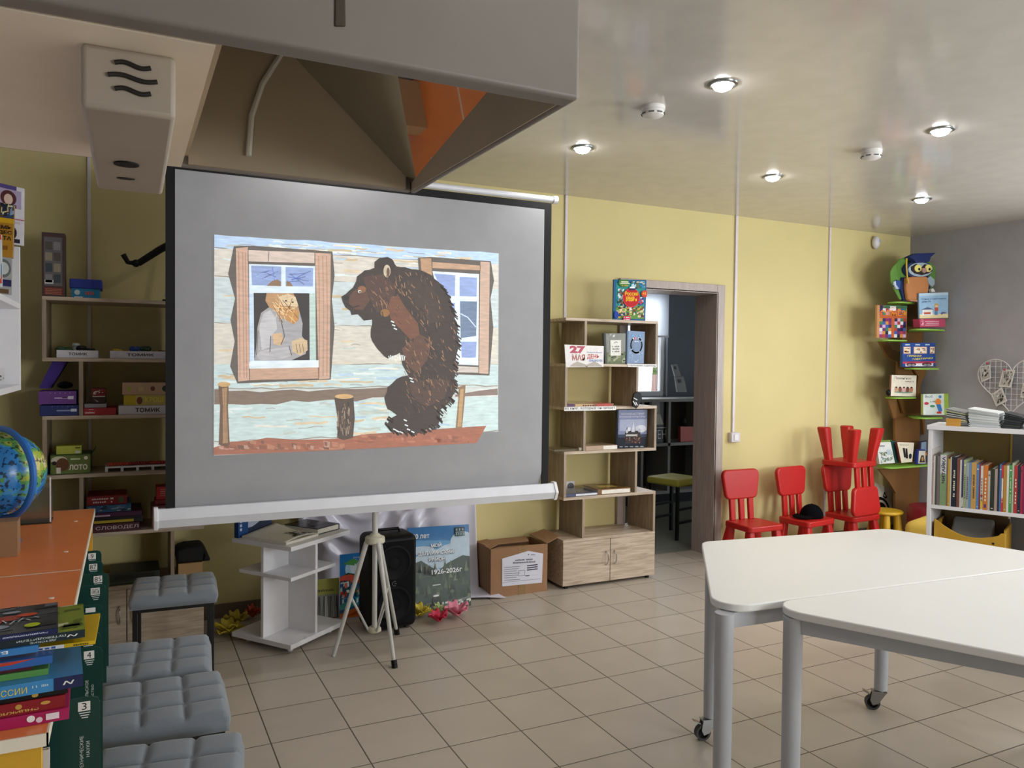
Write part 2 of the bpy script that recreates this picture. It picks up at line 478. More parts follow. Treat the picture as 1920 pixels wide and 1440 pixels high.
b = MB().box(XL-.2, DX0, WY, WY+.2, 0, CEIL).box(DX1, XR+.2, WY, WY+.2, 0, CEIL).box(DX0, DX1, WY, WY+.2, DZ, CEIL)
struct(b.build('wall_back', YELLOW))
struct(MB().box(XL-.2, XL, YB-.2, WY, 0, CEIL).build('wall_left', GREYW))
wy0, wy1, wz0, wz1 = .1, 3.0, .85, 2.25
struct(MB().box(XR, XR+.2, YB-.2, wy0, 0, CEIL).box(XR, XR+.2, wy1, WY, 0, CEIL).box(XR, XR+.2, wy0, wy1, 0, wz0).box(XR, XR+.2, wy0, wy1, wz1, CEIL).build('wall_right', GREYW))
struct(MB().box(XL, 3.0, YB-.2, YB, 0, CEIL).box(5.8, XR, YB-.2, YB, 0, CEIL).box(3.0, 5.8, YB-.2, YB, 0, .85).box(3.0, 5.8, YB-.2, YB, 2.3, CEIL).build('wall_rear', YELLOW))
def window_frame(name, axis, a0, a1, z0, z1, pos, n):
    b = MB(); w = .06
    def bar(p, q, r, t):
        if axis == 'y': b.box(pos-.03, pos+.03, p, q, r, t)
        else: b.box(p, q, pos-.03, pos+.03, r, t)
    bar(a0, a1, z0, z0+w); bar(a0, a1, z1-w, z1); bar(a0, a0+w, z0+w, z1-w); bar(a1-w, a1, z0+w, z1-w)
    for i in range(1, n): c = a0+(a1-a0)*i/n; bar(c-w/2, c+w/2, z0+w, z1-w)
    return struct(b.build(name, WHITE, bevel=.005))
window_frame('window_1', 'y', wy0, wy1, wz0, wz1, XR+.1, 3)
window_frame('rear_fill_frame', 'x', 3.0, 5.8, .85, 2.3, YB-.1, 3)  # unseen frame added around the rear fill
# skirting along the yellow wall
BASEM = mat('brown_tile_skirting', '#6f6153', .45)
struct(MB().box(XL, 3.08, WY-.012, WY, 0, .08).build('baseboard_back', BASEM, bevel=.002))
struct(MB().box(4.05, XR, WY-.012, WY, 0, .08).build('baseboard_corner', BASEM, bevel=.002))
struct(MB().box(XR-.012, XR, wy0, WY-.012, 0, .08).build('baseboard_right', BASEM, bevel=.002))
# panel joint covers on the yellow wall
PVC = mat('white_plastic_trunking', '#d6cfd2', .4)
for i, (x, w) in enumerate(((-.171, .016), (2.664, .02), (5.14, .018))):
    struct(MB().box(x-w/2, x+w/2, WY-.012, WY, .08, CEIL).build('trim_%d' % (i+1), PVC, bevel=.002))
# cable trunking with its switch box
t = thing('cable_trunking', 'white cable trunking with a small square box right of the doorway', 'trunking', (4.152, WY-.01, .86))
MB().box(4.142, 4.166, WY-.014, WY, .933, CEIL).build('channel', PVC, t, bevel=.003)
MB().box(4.112, 4.2, WY-.04, WY, .86, .935).build('switch_box', PVC, t, bevel=.006)
MB().box(4.135, 4.177, WY-.046, WY-.04, .875, .92).build('rocker', WHITE, t, bevel=.003)
# socket seen through the right shelf unit
t = thing('wall_socket', 'white round-hole wall socket low on the yellow wall behind the oak shelf unit', 'socket', (2.72, WY-.01, .57))
MB().box(2.685, 2.757, WY-.012, WY, .572, .642).build('plate', WHITE, t, bevel=.005)
MB().lathe([(.024, 0), (.024, -.004), (.02, .006), (0, .006)], (2.721, WY-.013, .607), 20, (0, 1, 0)).build('socket_well', mat('socket_grey', '#6b6b70', .5), t)
# motion sensor
t = thing('motion_sensor', 'small white motion sensor high on the yellow wall near the corner', 'sensor', (5.65, WY, 2.46))
MB().ball((5.652, WY-.03, 2.49), (.034, .03, .055), 16).build('housing', mat('sensor_white', '#e6e4ea', .3), t)
MB().ball((5.664, WY-.055, 2.50), (.012, .008, .014), 10).build('lens', mat('sensor_lens', '#b9b7d8', .15), t)
# ------------------------------------------------------------ doorway and the room beyond
d = struct(MB().box(DX0, DX0+.012, WY-.03, WY+.22, 0, DZ).box(DX1-.012, DX1, WY-.03, WY+.22, 0, DZ).box(DX0+.012, DX1-.012, WY-.03, WY+.22, DZ-.012, DZ).build('door_1', CASING))
c = struct(MB().box(DX0-.055, DX0, WY-.03, WY, 0, DZ+.055).box(DX1-.01, DX1+.065, WY-.03, WY, 0, DZ+.055).box(DX0, DX1-.01, WY-.03, WY, DZ-.01, DZ+.055).build('trim_4', CASING, bevel=.003))
FY = 7.35
struct(MB().box(2.2, 7.2, 4.84, FY+.2, -.1, 0).build('floor_next_room', FLOOR2, raw=True))
struct(MB().box(2.2, 7.2, 4.82, FY+.2, 2.58, 2.68).build('ceiling_next_room', mat('next_room_ceiling', '#b9b9b9', .8)))
fx0, fx1, fz0, fz1 = 4.25, 5.62, 1.08, 2.3
struct(MB().box(2.2, fx0, FY, FY+.2, 0, 2.58).box(fx1, 7.2, FY, FY+.2, 0, 2.58).box(fx0, fx1, FY, FY+.2, 0, fz0).box(fx0, fx1, FY, FY+.2, fz1, 2.58).build('wall_far', GREYD))
struct(MB().box(7.2, 7.4, 4.82, FY+.2, 0, 2.58).build('wall_next_right', GREYD)); struct(MB().box(2.0, 2.2, 4.82, FY+.2, 0, 2.58).build('wall_next_left', GREYD))
window_frame('window_3', 'x', fx0, fx1, fz0, fz1, FY+.08, 3)
GL = mat('window_glass', '#ffffff', .02, trans=1.0)
struct(MB().box(fx0, fx1, FY+.078, FY+.084, fz0, fz1).build('window_3_glass', GL))
BLIND = mat('roller_blind_cloth', '#d4d7de', .8)
_n = BLIND.node_tree; _t = _n.nodes.new('ShaderNodeBsdfTranslucent'); _t.inputs[0].default_value = (.8, .82, .86, 1); _m = _n.nodes.new('ShaderNodeMixShader'); _m.inputs[0].default_value = .6
_o = _n.nodes['Material Output']; _n.links.new(_n.nodes['Principled BSDF'].outputs[0], _m.inputs[1]); _n.links.new(_t.outputs[0], _m.inputs[2]); _n.links.new(_m.outputs[0], _o.inputs['Surface'])
for x0, x1, zb, lb in ((4.62, 5.17, 1.72, 'wide white roller blind half lowered in the far window beyond the doorway'), (5.22, 5.60, 1.78, 'narrow white roller blind at the right end of the far window beyond the doorway')):
    t = thing('roller_blind', lb, 'blind', (x0, FY-.03, zb), 0, 'blinds in the far window')
    MB().box(x0, x1, FY-.035, FY-.031, zb, 2.26).build('cloth', BLIND, t)
    MB().tube([(x0, FY-.04, 2.28), (x1, FY-.04, 2.28)], .03, 12).build('roll', BLIND, t)
    MB().box(x0, x1, FY-.042, FY-.025, zb-.02, zb).build('bottom_bar', WHITE, t)
# outdoors past the far window
struct(MB().box(-6, 26, FY+.21, 20, -1.1, -1).build('ground', mat('outdoor_ground', '#8f8a7c', .9)))
tag(MB().box(-4, 24, 13, 13.1, -1, 1.25).build('garden_fence', mat('pale_fence', '#c9a49a', .8, var=.25, vscale=3, stretch=(9, 1, .3))), 'pinkish board fence outside the far window', 'fence')
b = MB()
for i in range(26): b.ball((random.uniform(4, 18), random.uniform(15, 17), random.uniform(1.2, 2.6)), random.uniform(.6, 1.1), 10)
b.box(3.8, 18, 15.2, 16.8, -1, 1.4)
tag(b.build('hedge', mat('pale_green_foliage', '#9fb07a', .9, bump=.8, bscale=20, var=.4, vscale=14)), 'pale green bushes above the fence outside the far window', 'hedge')
# low open shelf in the next room
SH = mat('dim_grey_board', '#8d8c8a', .6)
t = thing('low_shelf', 'grey two-tier open shelf under the far window, seen through the doorway', 'shelf', (4.9, 6.75, 0))
MB().box(3.6, 6.6, 6.6, 7.0, 1.06, 1.09).box(3.6, 6.6, 6.6, 7.0, .60, .63).box(3.6, 6.6, 6.6, 7.0, .1, .13).build('boards', SH, t)
for x in (3.6, 4.18, 4.73, 5.07, 5.6, 6.57): MB().box(x, x+.03, 6.6, 7.0, .13, 1.06).build('divider', SH, t)
MB().box(3.6, 6.6, 6.98, 7.0, .13, 1.06).build('back_panel', mat('dark_back_panel', '#4a4642', .7), t)
MB().box(3.6, 6.6, 6.62, 6.98, 0, .1).build('plinth', BLACK, t)
def d1(a):
    a.rect('#8f8a86', .12, .42, .55, .95); a.disc('#c7bdb2', .33, .78, .12, .1); a.poly('#b7b2aa', [(.1, .42), (.7, .42), (.55, .66), (.2, .66)])
    a.rect('#d9d9d9', .3, .34, .8, .36); a.text('#e8e8e8', 'ТЕН', .18, .1, .62, .2)
px_book('dark poster-like book lettered ТЕН on the grey shelf beyond the doorway', (1216, 832), (1258, 830), (1252, 748), (1218, 748), .03, (0, -1, 0), (0, 6.64, 0), '#2b2a2b', 'books on the far shelf', d1)
px_book('red book at the jamb on the grey shelf beyond the doorway', (1276, 829), (1300, 828), (1300, 800), (1276, 800), .04, (0, -1, 0), (0, 6.64, 0), '#b0402c', 'books on the far shelf')
tag(MB().ball(W(1281, 790, 6.68), (.042, .042, .048), 14).build('ball', BLACK), 'small black ball resting on the red book beyond the doorway', 'ball')
for q, lb in ((((1266, 706), (1277, 705), (1270, 683), (1260, 684)), 'upper grey leaflet leaning in a stand on the far shelf'), (((1270, 735), (1288, 735), (1282, 706), (1266, 707)), 'lower pale leaflet with a dark picture leaning on the far shelf')):
    sheet('leaflet', lb, 'leaflet', [W(x, y, 6.7) for x, y in q], (0, -1, 0), '#8e8f90', 'leaflets on the far shelf', lambda a: a.rect('#33353a', .2, .6, .6, .85), .02)
def bar_stool(loc, rz):
    t = thing('stool', 'stool with a yellow padded seat and black legs beyond the doorway', 'stool', loc, rz)
    MB().box(-.17, .17, -.17, .17, .44, .5).build('seat', mat('yellow_vinyl', '#b7b04e', .5), t, bevel=.02, seg=4, local=True)
    for sx in (-1, 1):
        for sy in (-1, 1): MB().box(sx*.14-.012, sx*.14+.012, sy*.14-.012, sy*.14+.012, 0, .44).build('leg', BLACKM, t, local=True)
    for z in (.13, .24):
        for y in (-.15, .13): MB().box(-.13, .13, y, y+.02, z, z+.02).build('stretcher', BLACKM, t, local=True)
    return t
bar_stool((4.17, 5.33, 0), .25)

# ============================================================ CEILING FITTINGS
BULB = mat('lit_bulb', '#fdfdff', .3, emit=70.0)
def downlight(loc, label):
    t = thing('recessed_lamp', label, 'ceiling lamp', loc, 0, 'recessed ceiling lamps')
    MB().lathe([(.061, 0), (.06, -.006), (.05, -.009), (.043, -.006), (.041, 0)], (0, 0, 0), 32).build('ring', mat('brushed_nickel', '#8e9290', .3, 1.0), t, local=True)
    MB().lathe([(.04, -.001), (.0395, -.010), (.034, -.019), (.02, -.026), (0, -.028)], (0, 0, 0), 24).build('bulb', BULB, t, local=True)
    return t
lamps = [((2.165, 2.50), 'lit recessed lamp nearest the overhead projector, highest in view'), ((2.155, 3.57), 'lit recessed lamp above the top right end of the projection screen'), ((3.495, 2.49), 'lit recessed lamp right of the two smoke detectors, high on the right'), ((3.482, 3.563), 'lit recessed lamp above the doorway, left of the farther smoke detector'), ((4.809, 3.553), 'lit recessed lamp nearest the grey wall corner')]
root = downlight((lamps[0][0][0], lamps[0][0][1], CEIL), lamps[0][1])
for (x, y), lb in lamps[1:]: dup(root, (x, y, CEIL), 0, lb)
for x in (.84, 2.165, 3.49, 4.81):  # nearest light of the left column is added to brighten the orange top
    for y in (3.56, 2.5, 1.43, .3):
        if x < 1 and .4 < y < 3: continue
        l = bpy.data.lights.new('lamp_and_fill_light', 'SPOT'); l.energy = 6 if x < 1 and y > 1 else 9.5; l.spot_size = radians(150); l.spot_blend = .6; l.shadow_soft_size = .04; l.color = (1, .97, .93)
        o = bpy.data.objects.new('lamp_and_fill_light', l); COL.objects.link(o); o.location = (x, y, CEIL-.03)
def detector(loc, label):
    t = thing('smoke_detector', label, 'smoke detector', loc, 0, 'smoke detectors')
    w = mat('detector_white', '#d9d7d4', .5)
    MB().lathe([(.052, 0), (.052, -.016), (.049, -.018)], n=28).build('base', w, t, local=True)
    MB().lathe([(.047, -.018), (.05, -.03), (.046, -.04), (.03, -.048), (0, -.05)], n=28).build('cap', w, t, local=True)
    b = MB()
    for k in range(8):
        a = k*pi/4; b.obox((.0485*cos(a)-.012*sin(a)*-1, .0485*sin(a)-.012*cos(a), -.037), (-.024*sin(a), .024*cos(a), 0), (.003*cos(a), .003*sin(a), 0), (0, 0, .006))
    b.build('vents', mat('vent_grey', '#5b5a58', .7), t, local=True)
    return t
root = detector((2.087, 2.86, CEIL), 'white smoke detector on the ceiling left of the brightest lamp')
dup(root, (3.512, 2.892, CEIL), .4, 'white smoke detector on the ceiling left of the right-hand lamps, farther from the projector')

# ============================================================ OVERHEAD PROJECTOR BOX
SHELL = mat('projector_shell', '#7d7670', .5)
SHELL_IN = mat('projector_inside', '#b0a088', .6)
x0, x1, y0, y1, z0, z1 = -.45, .559, .935, 1.615, 1.80, 2.24
t = thing('overhead_projector', 'large grey boxy overhead projector hanging in the upper left foreground', 'projector', (.1, 1.28, z0))
wl = .022
b = MB().box(x0, x1, y0, y0+.036, z0, z1).box(x1-.014, x1, y0+wl, y1, z0, z1).box(x0, x0+wl, y0+wl, y1, z0, z1).box(x0+wl, x1-.014, y0+wl, y1, z1-wl, z1).box(x0+wl, x1-.014, y1-.012, y1, z0, z1-wl)
b.build('housing', SHELL, t, bevel=.012, seg=4)
MB().box(x0+wl, .093, y0+.0365, y1-.012, z0-.001, z0+.02).build('bottom_panel', mat('projector_bottom', '#efe0ca', .55), t)
MB().box(.093, .105, y0+wl, y1-.012, z0+.02, z1-wl).box(.105, .53, y1-.02, y1-.0125, z0+.005, z1-wl).box(x1-.0165, x1-.0145, y0+.037, y1-.021, z0+.002, z1-wl).build('inner_lining', SHELL_IN, t)
# tilted mirror that throws the beam down
mn = V((-sin(radians(42)), -sin(radians(8)), -cos(radians(42)))).normalized(); mp = V((.536, y1-.021, 1.824))
def onmir(x, y): return V((x, y, mp.z-(mn.x*(x-mp.x)+mn.y*(y-mp.y))/mn.z))
MB().slab([onmir(.542, y0+.04), onmir(.542, y1-.021), onmir(.262, y1-.021), onmir(.262, y0+.04)], -mn*.004).build('mirror', mat('mirror_glass', '#c9c9c4', .02, 1.0), t)
MB().tube([(.272, y1-.022, 2.037), (.237, y1-.024, 1.974), (.217, y1-.026, 1.909), (.212, y1-.026, 1.832)], .0055, 8).build('pale_strip', mat('white_strip', '#d8d5cb', .4), t)  # curved white strip along the inner back wall
p = [W(q[0], q[1], y0) for q in ((627, 50), (648, 50), (646, -60), (628, -60))]
MB().slab([q+V((0, -.002, 0)) for q in p], (0, .004, 0)).build('slot', mat('slot_shade', '#3d3527', .7), t, bevel=.0015)
MB().tube([(.05, 1.28, z1), (.05, 1.28, CEIL)], .03, 16).build('ceiling_pole', STEEL_W, t)
# sensor block under the projector
t = thing('sensor_block', 'beige sensor block with dark slots fixed below the overhead projector', 'sensor', (.006, 1.2, 1.724))
sx0, sx1 = -.046, .057
b = MB().slab([(sx0, 1.03, z0), (sx0, 1.03, 1.726), (sx0+.003, 1.50, 1.724), (sx0+.003, 1.52, z0)], (sx1-sx0-.003, 0, 0))
b.build('housing', mat('sensor_shell', '#a89c8e', .5), t, bevel=.006, seg=3)
SLOT = mat('slot_black', '#17120f', .6)
for zz, w in ((1.7815, .019), (1.7665, .026), (1.7515, .019)):
    pts = [(.0075-w+2*w*i/12, 1.0285, zz+.0022*sin(i/12*2*pi)) for i in range(13)]
    MB().tube(pts, .0028, 8).build('vent_slot', SLOT, t)
c = F(237, 307, 1.7248); MB().lathe([(.017, 0), (.017, -.002), (0, -.002)], c, 20).build('camera_lens', BLACK, t)
c = F(236, 334, 1.7246); b = MB().lathe([(.012, 0), (.012, -.0015), (0, -.0015)], (0, 0, 0), 20); b.bm.transform(Matrix.Translation(c) @ Matrix.Diagonal((1.1, .55, 1, 1))); b.build('small_lens', SLOT, t)

# ============================================================ PROJECTION SCREEN
SY = 3.70
t = thing('projection_screen', 'tripod projection screen with a black border showing a bear at a log house', 'projection screen', (1.105, 3.76, 0))
CLOTH = mat('screen_cloth', '#ababae', .9, spec=.1)
MB().box(.152, .19, SY, SY+.004, .79, 2.30).box(2.002, 2.046, SY, SY+.004, .79, 2.30).box(.19, 2.002, SY, SY+.004, .87, 2.30).build('black_border', mat('screen_black', '#08080a', .8), t)
MB().grid(lambda u, v: V((.19+1.812*u, SY-.0012+(.022*(max(0, .05-v)/.05)**1.5), .79+1.472*v)), 6, 60).build('white_cloth', CLOTH, t)
BARW = mat('screen_bar_white', '#dfe0e6', .3)
hexp = [(SY-.038, .750), (SY-.020, .713), (SY+.02, .713), (SY+.038, .750), (SY+.014, .794), (SY-.014, .794)]
MB().slab([(.118, y, z) for y, z in hexp], (1.955, 0, 0)).build('bottom_bar', BARW, t, smooth=15)
for xx in (.104, 2.07): lab(MB().slab([(xx, SY+(y-SY)*1.18, .753+(z-.753)*1.2) for y, z in hexp], (.018, 0, 0)).build('end_cap', WHITE, t, bevel=.003), 'white plastic end cap of the bottom bar')
MB().tube([(.13, SY+.01, 2.322), (2.06, SY+.01, 2.322)], .0165, 14).build('top_tube', BARW, t)
for xx in (.11, 2.058): MB().tube([(xx, SY+.01, 2.322), (xx+.025, SY+.01, 2.322)], .021, 14).build('tube_cap', WHITE, t)
PX, PY = 1.108, 3.775
GR = mat('grey_enamel', '#c9c9c4', .35)
MB().tube([(PX, PY, .56), (PX, PY, 1.5)], .0145, 14).tube([(PX, PY, 1.4), (PX, PY, 2.36)], .011, 14).build('upper_pole', GR, t)
MB().tube([(PX, PY, .12), (PX, PY, .58)], .0125, 14).build('lower_pole', GR, t)
hub = mat('cream_plastic_hub', '#cfcab6', .45)
MB().lathe([(.018, .59), (.03, .578), (.048, .572), (.05, .545), (.04, .538), (.018, .535)], (PX, PY, 0), 20).build('hub', hub, t, bevel=.003)
MB().lathe([(.028, .12), (.034, .112), (.034, .1), (.02, .092)], (PX, PY, 0), 18).build('lower_hub', hub, t)
for fx, fy, tip in ((1.133, 3.52, 1), (.906, 3.784, 0), (1.285, 3.955, 1)):
    top = V((PX, PY, .548))+ (V((fx, fy, .548))-V((PX, PY, .548))).normalized()*.042
    foot = V((fx, fy, 0)); e = foot+(top-foot)*.045
    lg = MB().tube([foot+(top-foot)*(.001 if not tip else .04), top], [.009, .0125], 10).build('leg', GR, t)
    if tip: lab(MB().tube([foot, foot+(top-foot)*.06], .0145, 12).build('rubber_foot', BLACK, lg), 'black rubber foot')
    mid = foot+(top-foot)*.52; low = V((PX, PY, .105))+(mid-V((PX, PY, mid.z))).normalized()*.03
    MB().tube([mid, low], .006, 8).build('brace', GR, t)

# the picture thrown on the cloth
C5 = lambda u, v: W(360+u/3, 400+v/3, SY-.003)
a = Art(C5, (0, -1, 0), .00002, .0004)
edge = [(125, 122), (1725, 225), (1722, 1030), (1690, 1100), (1650, 1200), (1600, 1290), (122, 1362)]
a.poly('#ccd2cd', edge)
def yy(t, u): return 122+1240*t+(u-125)/1600*(103-178*t)          # row of the log wall, squeezed by perspective
rr = random.Random(3)
logs = [(0, .06, '#b9d2ee'), (.06, .19, '#d6cfc4'), (.19, .40, '#c7d3d4'), (.40, .59, '#d3cfc2'), (.59, .70, '#c3d6d6'), (.76, .94, '#c5d8d6')]
for t0, t1, c in logs:
    n = 16
    a.poly(c, [(125+1597*i/n, yy(t0, 125+1597*i/n)+rr.uniform(-5, 5)) for i in range(n+1)]+[(125+1597*i/n, yy(t1, 125+1597*i/n)+rr.uniform(-5, 5)) for i in range(n, -1, -1)])
    for k in range(26):
        u = rr.uniform(135, 1500); t2 = rr.uniform(t0+.012, t1-.012); l = rr.uniform(60, 200)
        cc = rr.choice(['#dfe9e6', '#bcc4bd', '#d9c6a6', '#b3cbdc', '#e6e2d5', '#cbb894'])
        a.line(cc, [(u+l*j/4, yy(t2, u+l*j/4)+rr.uniform(-5, 5)) for j in range(5)], rr.uniform(5, 15), k % 9 != 8)
    a.line('#8e8376', [(126+1594*i/24, yy(t1, 126+1594*i/24)+rr.uniform(-6, 6)) for i in range(25)], 5, False)
    for k in range(7):
        u = rr.uniform(140, 1350); t2 = rr.uniform(t0+.02, t1-.01); l = rr.uniform(40, 150)
        a.line('#998f82', [(u+l*j/3, yy(t2, u+l*j/3)+rr.uniform(-4, 4)) for j in range(4)], 3, k != 6)
a.poly('#7d6a5c', [(125, 990)]+[(205+i*90, 1005-i*2+rr.uniform(-8, 8)) for i in range(11)]+[(1195-i*90, 1040+i*3+rr.uniform(-12, 12)) for i in range(12)]+[(125, 1075)])
a.poly('#86736a', [(1480, 1020), (1600, 1000), (1718, 985), (1720, 1022), (1600, 1026), (1480, 1032)])
a.poly('#9e6149', [(122, 1318), (220, 1284), (330, 1280), (420, 1262), (600, 1274), (800, 1268), (1000, 1240), (1250, 1225), (1400, 1212), (1655, 1195), (1620, 1260), (1600, 1292), (860, 1330), (122, 1360)])
speckle(a, ['#8a5640', '#b27a5f', '#77503f', '#b58f80'], 60, 130, 1275, 860, 1330, 14, 46)
speckle(a, ['#a8674d', '#b4745b', '#8e5743'], 40, 900, 1238, 1560, 1290, 12, 50)
def win(sh, frame, c_l, c_d):
    a.poly('#5d554e', sh)
    for c, q in frame: a.poly(c, q)
    for c, q in frame: a.line('#5f554c', list(q)+[q[0]], 3)
win([(235, 185), (330, 182), (790, 215), (802, 350), (786, 480), (802, 640), (780, 935), (255, 957), (214, 860), (240, 720), (216, 600), (242, 480), (203, 340)],
    [('#cda893', [(245, 195), (315, 188), (325, 940), (258, 948)]), ('#c9a58f', [(690, 220), (782, 226), (775, 930), (712, 936)]), ('#d2c0b4', [(315, 205), (690, 220), (690, 282), (315, 272)]), ('#c49f86', [(322, 872), (712, 864), (712, 930), (325, 940)])], 0, 0)
for u in (262, 285, 300): a.line('#b58d78', [(u, 220), (u+4, 560), (u+8, 925)], 6)
for u in (712, 735, 756): a.line('#b38e78', [(u, 240), (u+5, 560), (u+2, 915)], 6)
a.line('#5f554c', [(432, 215), (428, 272)], 4, False)
a.poly('#dcebf5', [(320, 285), (692, 297), (697, 832), (324, 838)])
a.poly('#8fa3d0', [(332, 294), (502, 300), (502, 410), (337, 404)]); a.poly('#93a8d6', [(526, 302), (682, 308), (680, 412), (526, 410)])
for k in range(14): a.line(rr.choice(['#8ea2d4', '#5c6ea6', '#9db2df']), [(rr.uniform(345, 460), rr.uniform(300, 395)), (rr.uniform(440, 495), rr.uniform(305, 400))], 5, k != 13)
for k in range(10): a.line(rr.choice(['#8ea2d4', '#6377b0']), [(rr.uniform(532, 600), rr.uniform(310, 400)), (rr.uniform(600, 675), rr.uniform(312, 405))], 5, k != 9)
a.poly('#8a6d50', [(420, 408), (450, 380), (480, 372), (500, 384), (500, 410)]); a.poly('#8a6d50', [(528, 410), (534, 378), (556, 392), (568, 411)])
a.poly('#2c2423', [(346, 448), (660, 450), (662, 826), (350, 828)])
a.poly('#b98f63', [(420, 448), (570, 450), (592, 500), (606, 560), (600, 610), (560, 620), (500, 590), (440, 540), (412, 490)])
a.poly('#a5a3a6', [(352, 826), (362, 740), (368, 640), (388, 560), (430, 530), (470, 545), (500, 590), (560, 600), (606, 560), (622, 620), (618, 690), (640, 720), (640, 790), (560, 826)])
a.poly('#c2c0c2', [(378, 640), (400, 565), (440, 545), (472, 590), (478, 650), (446, 690), (440, 750), (392, 770)]); a.poly('#b7b4b7', [(360, 800), (385, 775), (470, 760), (545, 750), (560, 800), (500, 822), (380, 826)])
a.poly('#dcc6a2', [(486, 470), (540, 452), (582, 470), (598, 520), (560, 548), (506, 540)]); a.poly('#c08b4c', [(500, 540), (545, 520), (600, 560), (600, 600), (570, 624), (530, 600)])
for k in range(24): a.line(rr.choice(['#d9b27a', '#8d6236', '#e2c799']), [(rr.uniform(440, 590), rr.uniform(450, 560)), (rr.uniform(470, 605), rr.uniform(520, 618))], 4, k != 23)
a.disc('#3a2b22', 528, 492, 6, 5); a.disc('#3a2b22', 566, 500, 6, 5)
a.poly('#cfae86', [(450, 680), (500, 672), (520, 710), (500, 745), (460, 735)]); a.poly('#cdb48f', [(560, 720), (610, 700), (648, 715), (650, 770), (610, 800), (565, 780)])
for x in (585, 603, 621): a.line('#8d6f50', [(x, 735), (x+8, 785)], 4)
a.line('#5a5458', [(442, 690), (438, 780)], 5); a.line('#5a5458', [(500, 600), (520, 690), (500, 740)], 5, False); a.line('#5a5458', [(545, 745), (560, 800)], 5); a.line('#5a5458', [(372, 660), (362, 800)], 4, False)
a.poly('#e2eef4', [(322, 836), (712, 826), (712, 866), (322, 874)])
a.poly('#c9dcf0', [(322, 450), (344, 450), (346, 826), (326, 834)]); a.poly('#bcd3c9', [(662, 452), (694, 450), (696, 826), (664, 826)])
# right window
win([(1270, 250), (1340, 245), (1680, 270), (1698, 380), (1678, 480), (1694, 640), (1672, 912), (1490, 906), (1400, 700), (1350, 400), (1275, 330)],
    [('#b7906f', [(1282, 252), (1346, 252), (1352, 360), (1290, 350)]), ('#bf9a7e', [(1350, 272), (1620, 292), (1620, 322), (1350, 310)]), ('#c6a995', [(1620, 270), (1676, 274), (1668, 905), (1612, 900)]), ('#cabfb6', [(1488, 858), (1612, 864), (1612, 898), (1490, 896)])], 0, 0)
a.poly('#dfedf7', [(1352, 325), (1614, 342), (1610, 855), (1490, 850), (1420, 640)])
for c, q in (('#90a4d4', [(1360, 338), (1480, 348), (1478, 466), (1420, 462)]), ('#93a7d6', [(1504, 356), (1602, 362), (1600, 468), (1504, 466)]), ('#8ca0d0', [(1440, 502), (1478, 504), (1476, 610), (1450, 600)]), ('#6c7f9b', [(1506, 494), (1602, 496), (1598, 690), (1510, 702)]), ('#8ea2d2', [(1512, 722), (1600, 722), (1596, 812), (1516, 812)])): a.poly(c, q)
a.line('#c9dcef', [(1510, 565), (1550, 585), (1596, 640)], 6, False)
# posts and stump
a.poly('#6b4f3a', [(148, 965), (205, 960), (206, 1000), (202, 1090), (212, 1300), (190, 1312), (150, 1300), (158, 1090)])
a.poly('#a98663', [(168, 985), (198, 980), (196, 1090), (202, 1290), (172, 1295), (176, 1090)])
for x in (170, 182, 192): a.line('#7f6148', [(x, 1000), (x+4, 1280)], 3)
a.disc('#caa36c', 180, 962, 36, 14)
a.poly('#4d3d33', [(800, 1040), (820, 1160), (816, 1262), (850, 1275), (905, 1262), (915, 1150), (908, 1035), (855, 1020)])
for k in range(34): x = rr.uniform(815, 890); y = rr.uniform(1055, 1215); a.line(rr.choice(['#8d7a68', '#2f2520', '#6e5a4a', '#a4907b']), [(x, y), (x+rr.uniform(-8, 8), y+rr.uniform(20, 48))], 5, k != 33)
a.disc('#cfa873', 855, 1030, 52, 14)
a.poly('#8a6d50', [(1500, 975), (1538, 965), (1532, 1060), (1518, 1208), (1482, 1212), (1496, 1060)]); a.poly('#b79468', [(1508, 990), (1528, 985), (1514, 1200), (1492, 1200)])
# the bear
bear = [(840, 468), (866, 452), (905, 422), (925, 390), (928, 352), (972, 318), (1026, 312), (1028, 272), (1056, 250), (1100, 250), (1132, 272), (1146, 303), (1200, 298), (1230, 318), (1285, 318), (1350, 352), (1402, 402), (1445, 470), (1474, 560), (1492, 650), (1498, 740), (1482, 850), (1474, 940), (1484, 1000), (1442, 1070), (1392, 1110), (1388, 1185), (1330, 1215), (1262, 1235), (1190, 1232), (1128, 1222), (1098, 1192), (1120, 1152), (1152, 1132), (1102, 1102), (1084, 1040), (1096, 980), (1150, 932), (1214, 910), (1186, 850), (1170, 785), (1104, 815), (1060, 782), (1015, 722), (1002, 672), (1012, 600), (968, 604), (930, 572), (900, 574), (892, 545), (862, 525), (850, 492)]
furry = []
for (xa, ya), (xb, yb) in zip(bear, bear[1:]+bear[:1]):
    n = max(1, int(math.hypot(xb-xa, yb-ya)/24))
    for i in range(n):
        x, y = xa+(xb-xa)*i/n, ya+(yb-ya)*i/n
        furry.append((x+rr.uniform(-5, 5), y+rr.uniform(-5, 5)))
a.poly('#352822', furry)
for (xa, ya), (xb, yb) in zip(bear[16:32], bear[17:33]):          # tufts down the back
    for k in range(8):
        f = rr.random(); x = xa+(xb-xa)*f; y = ya+(yb-ya)*f
        a.line('#352822', [(x-16, y-10), (x+rr.uniform(8, 20), y+rr.uniform(8, 24))], 7)
a.k += a.step
a.poly('#5b3b2c', [(905, 440), (940, 418), (985, 440), (1000, 490), (960, 545), (915, 540), (880, 505), (885, 470)])
a.poly('#4d3329', [(960, 360), (1080, 340), (1150, 420), (1120, 520), (1040, 560), (1000, 480)])
a.poly('#70452f', [(1118, 470), (1160, 462), (1200, 530), (1270, 620), (1280, 690), (1230, 712), (1180, 660), (1120, 600), (1100, 540)])
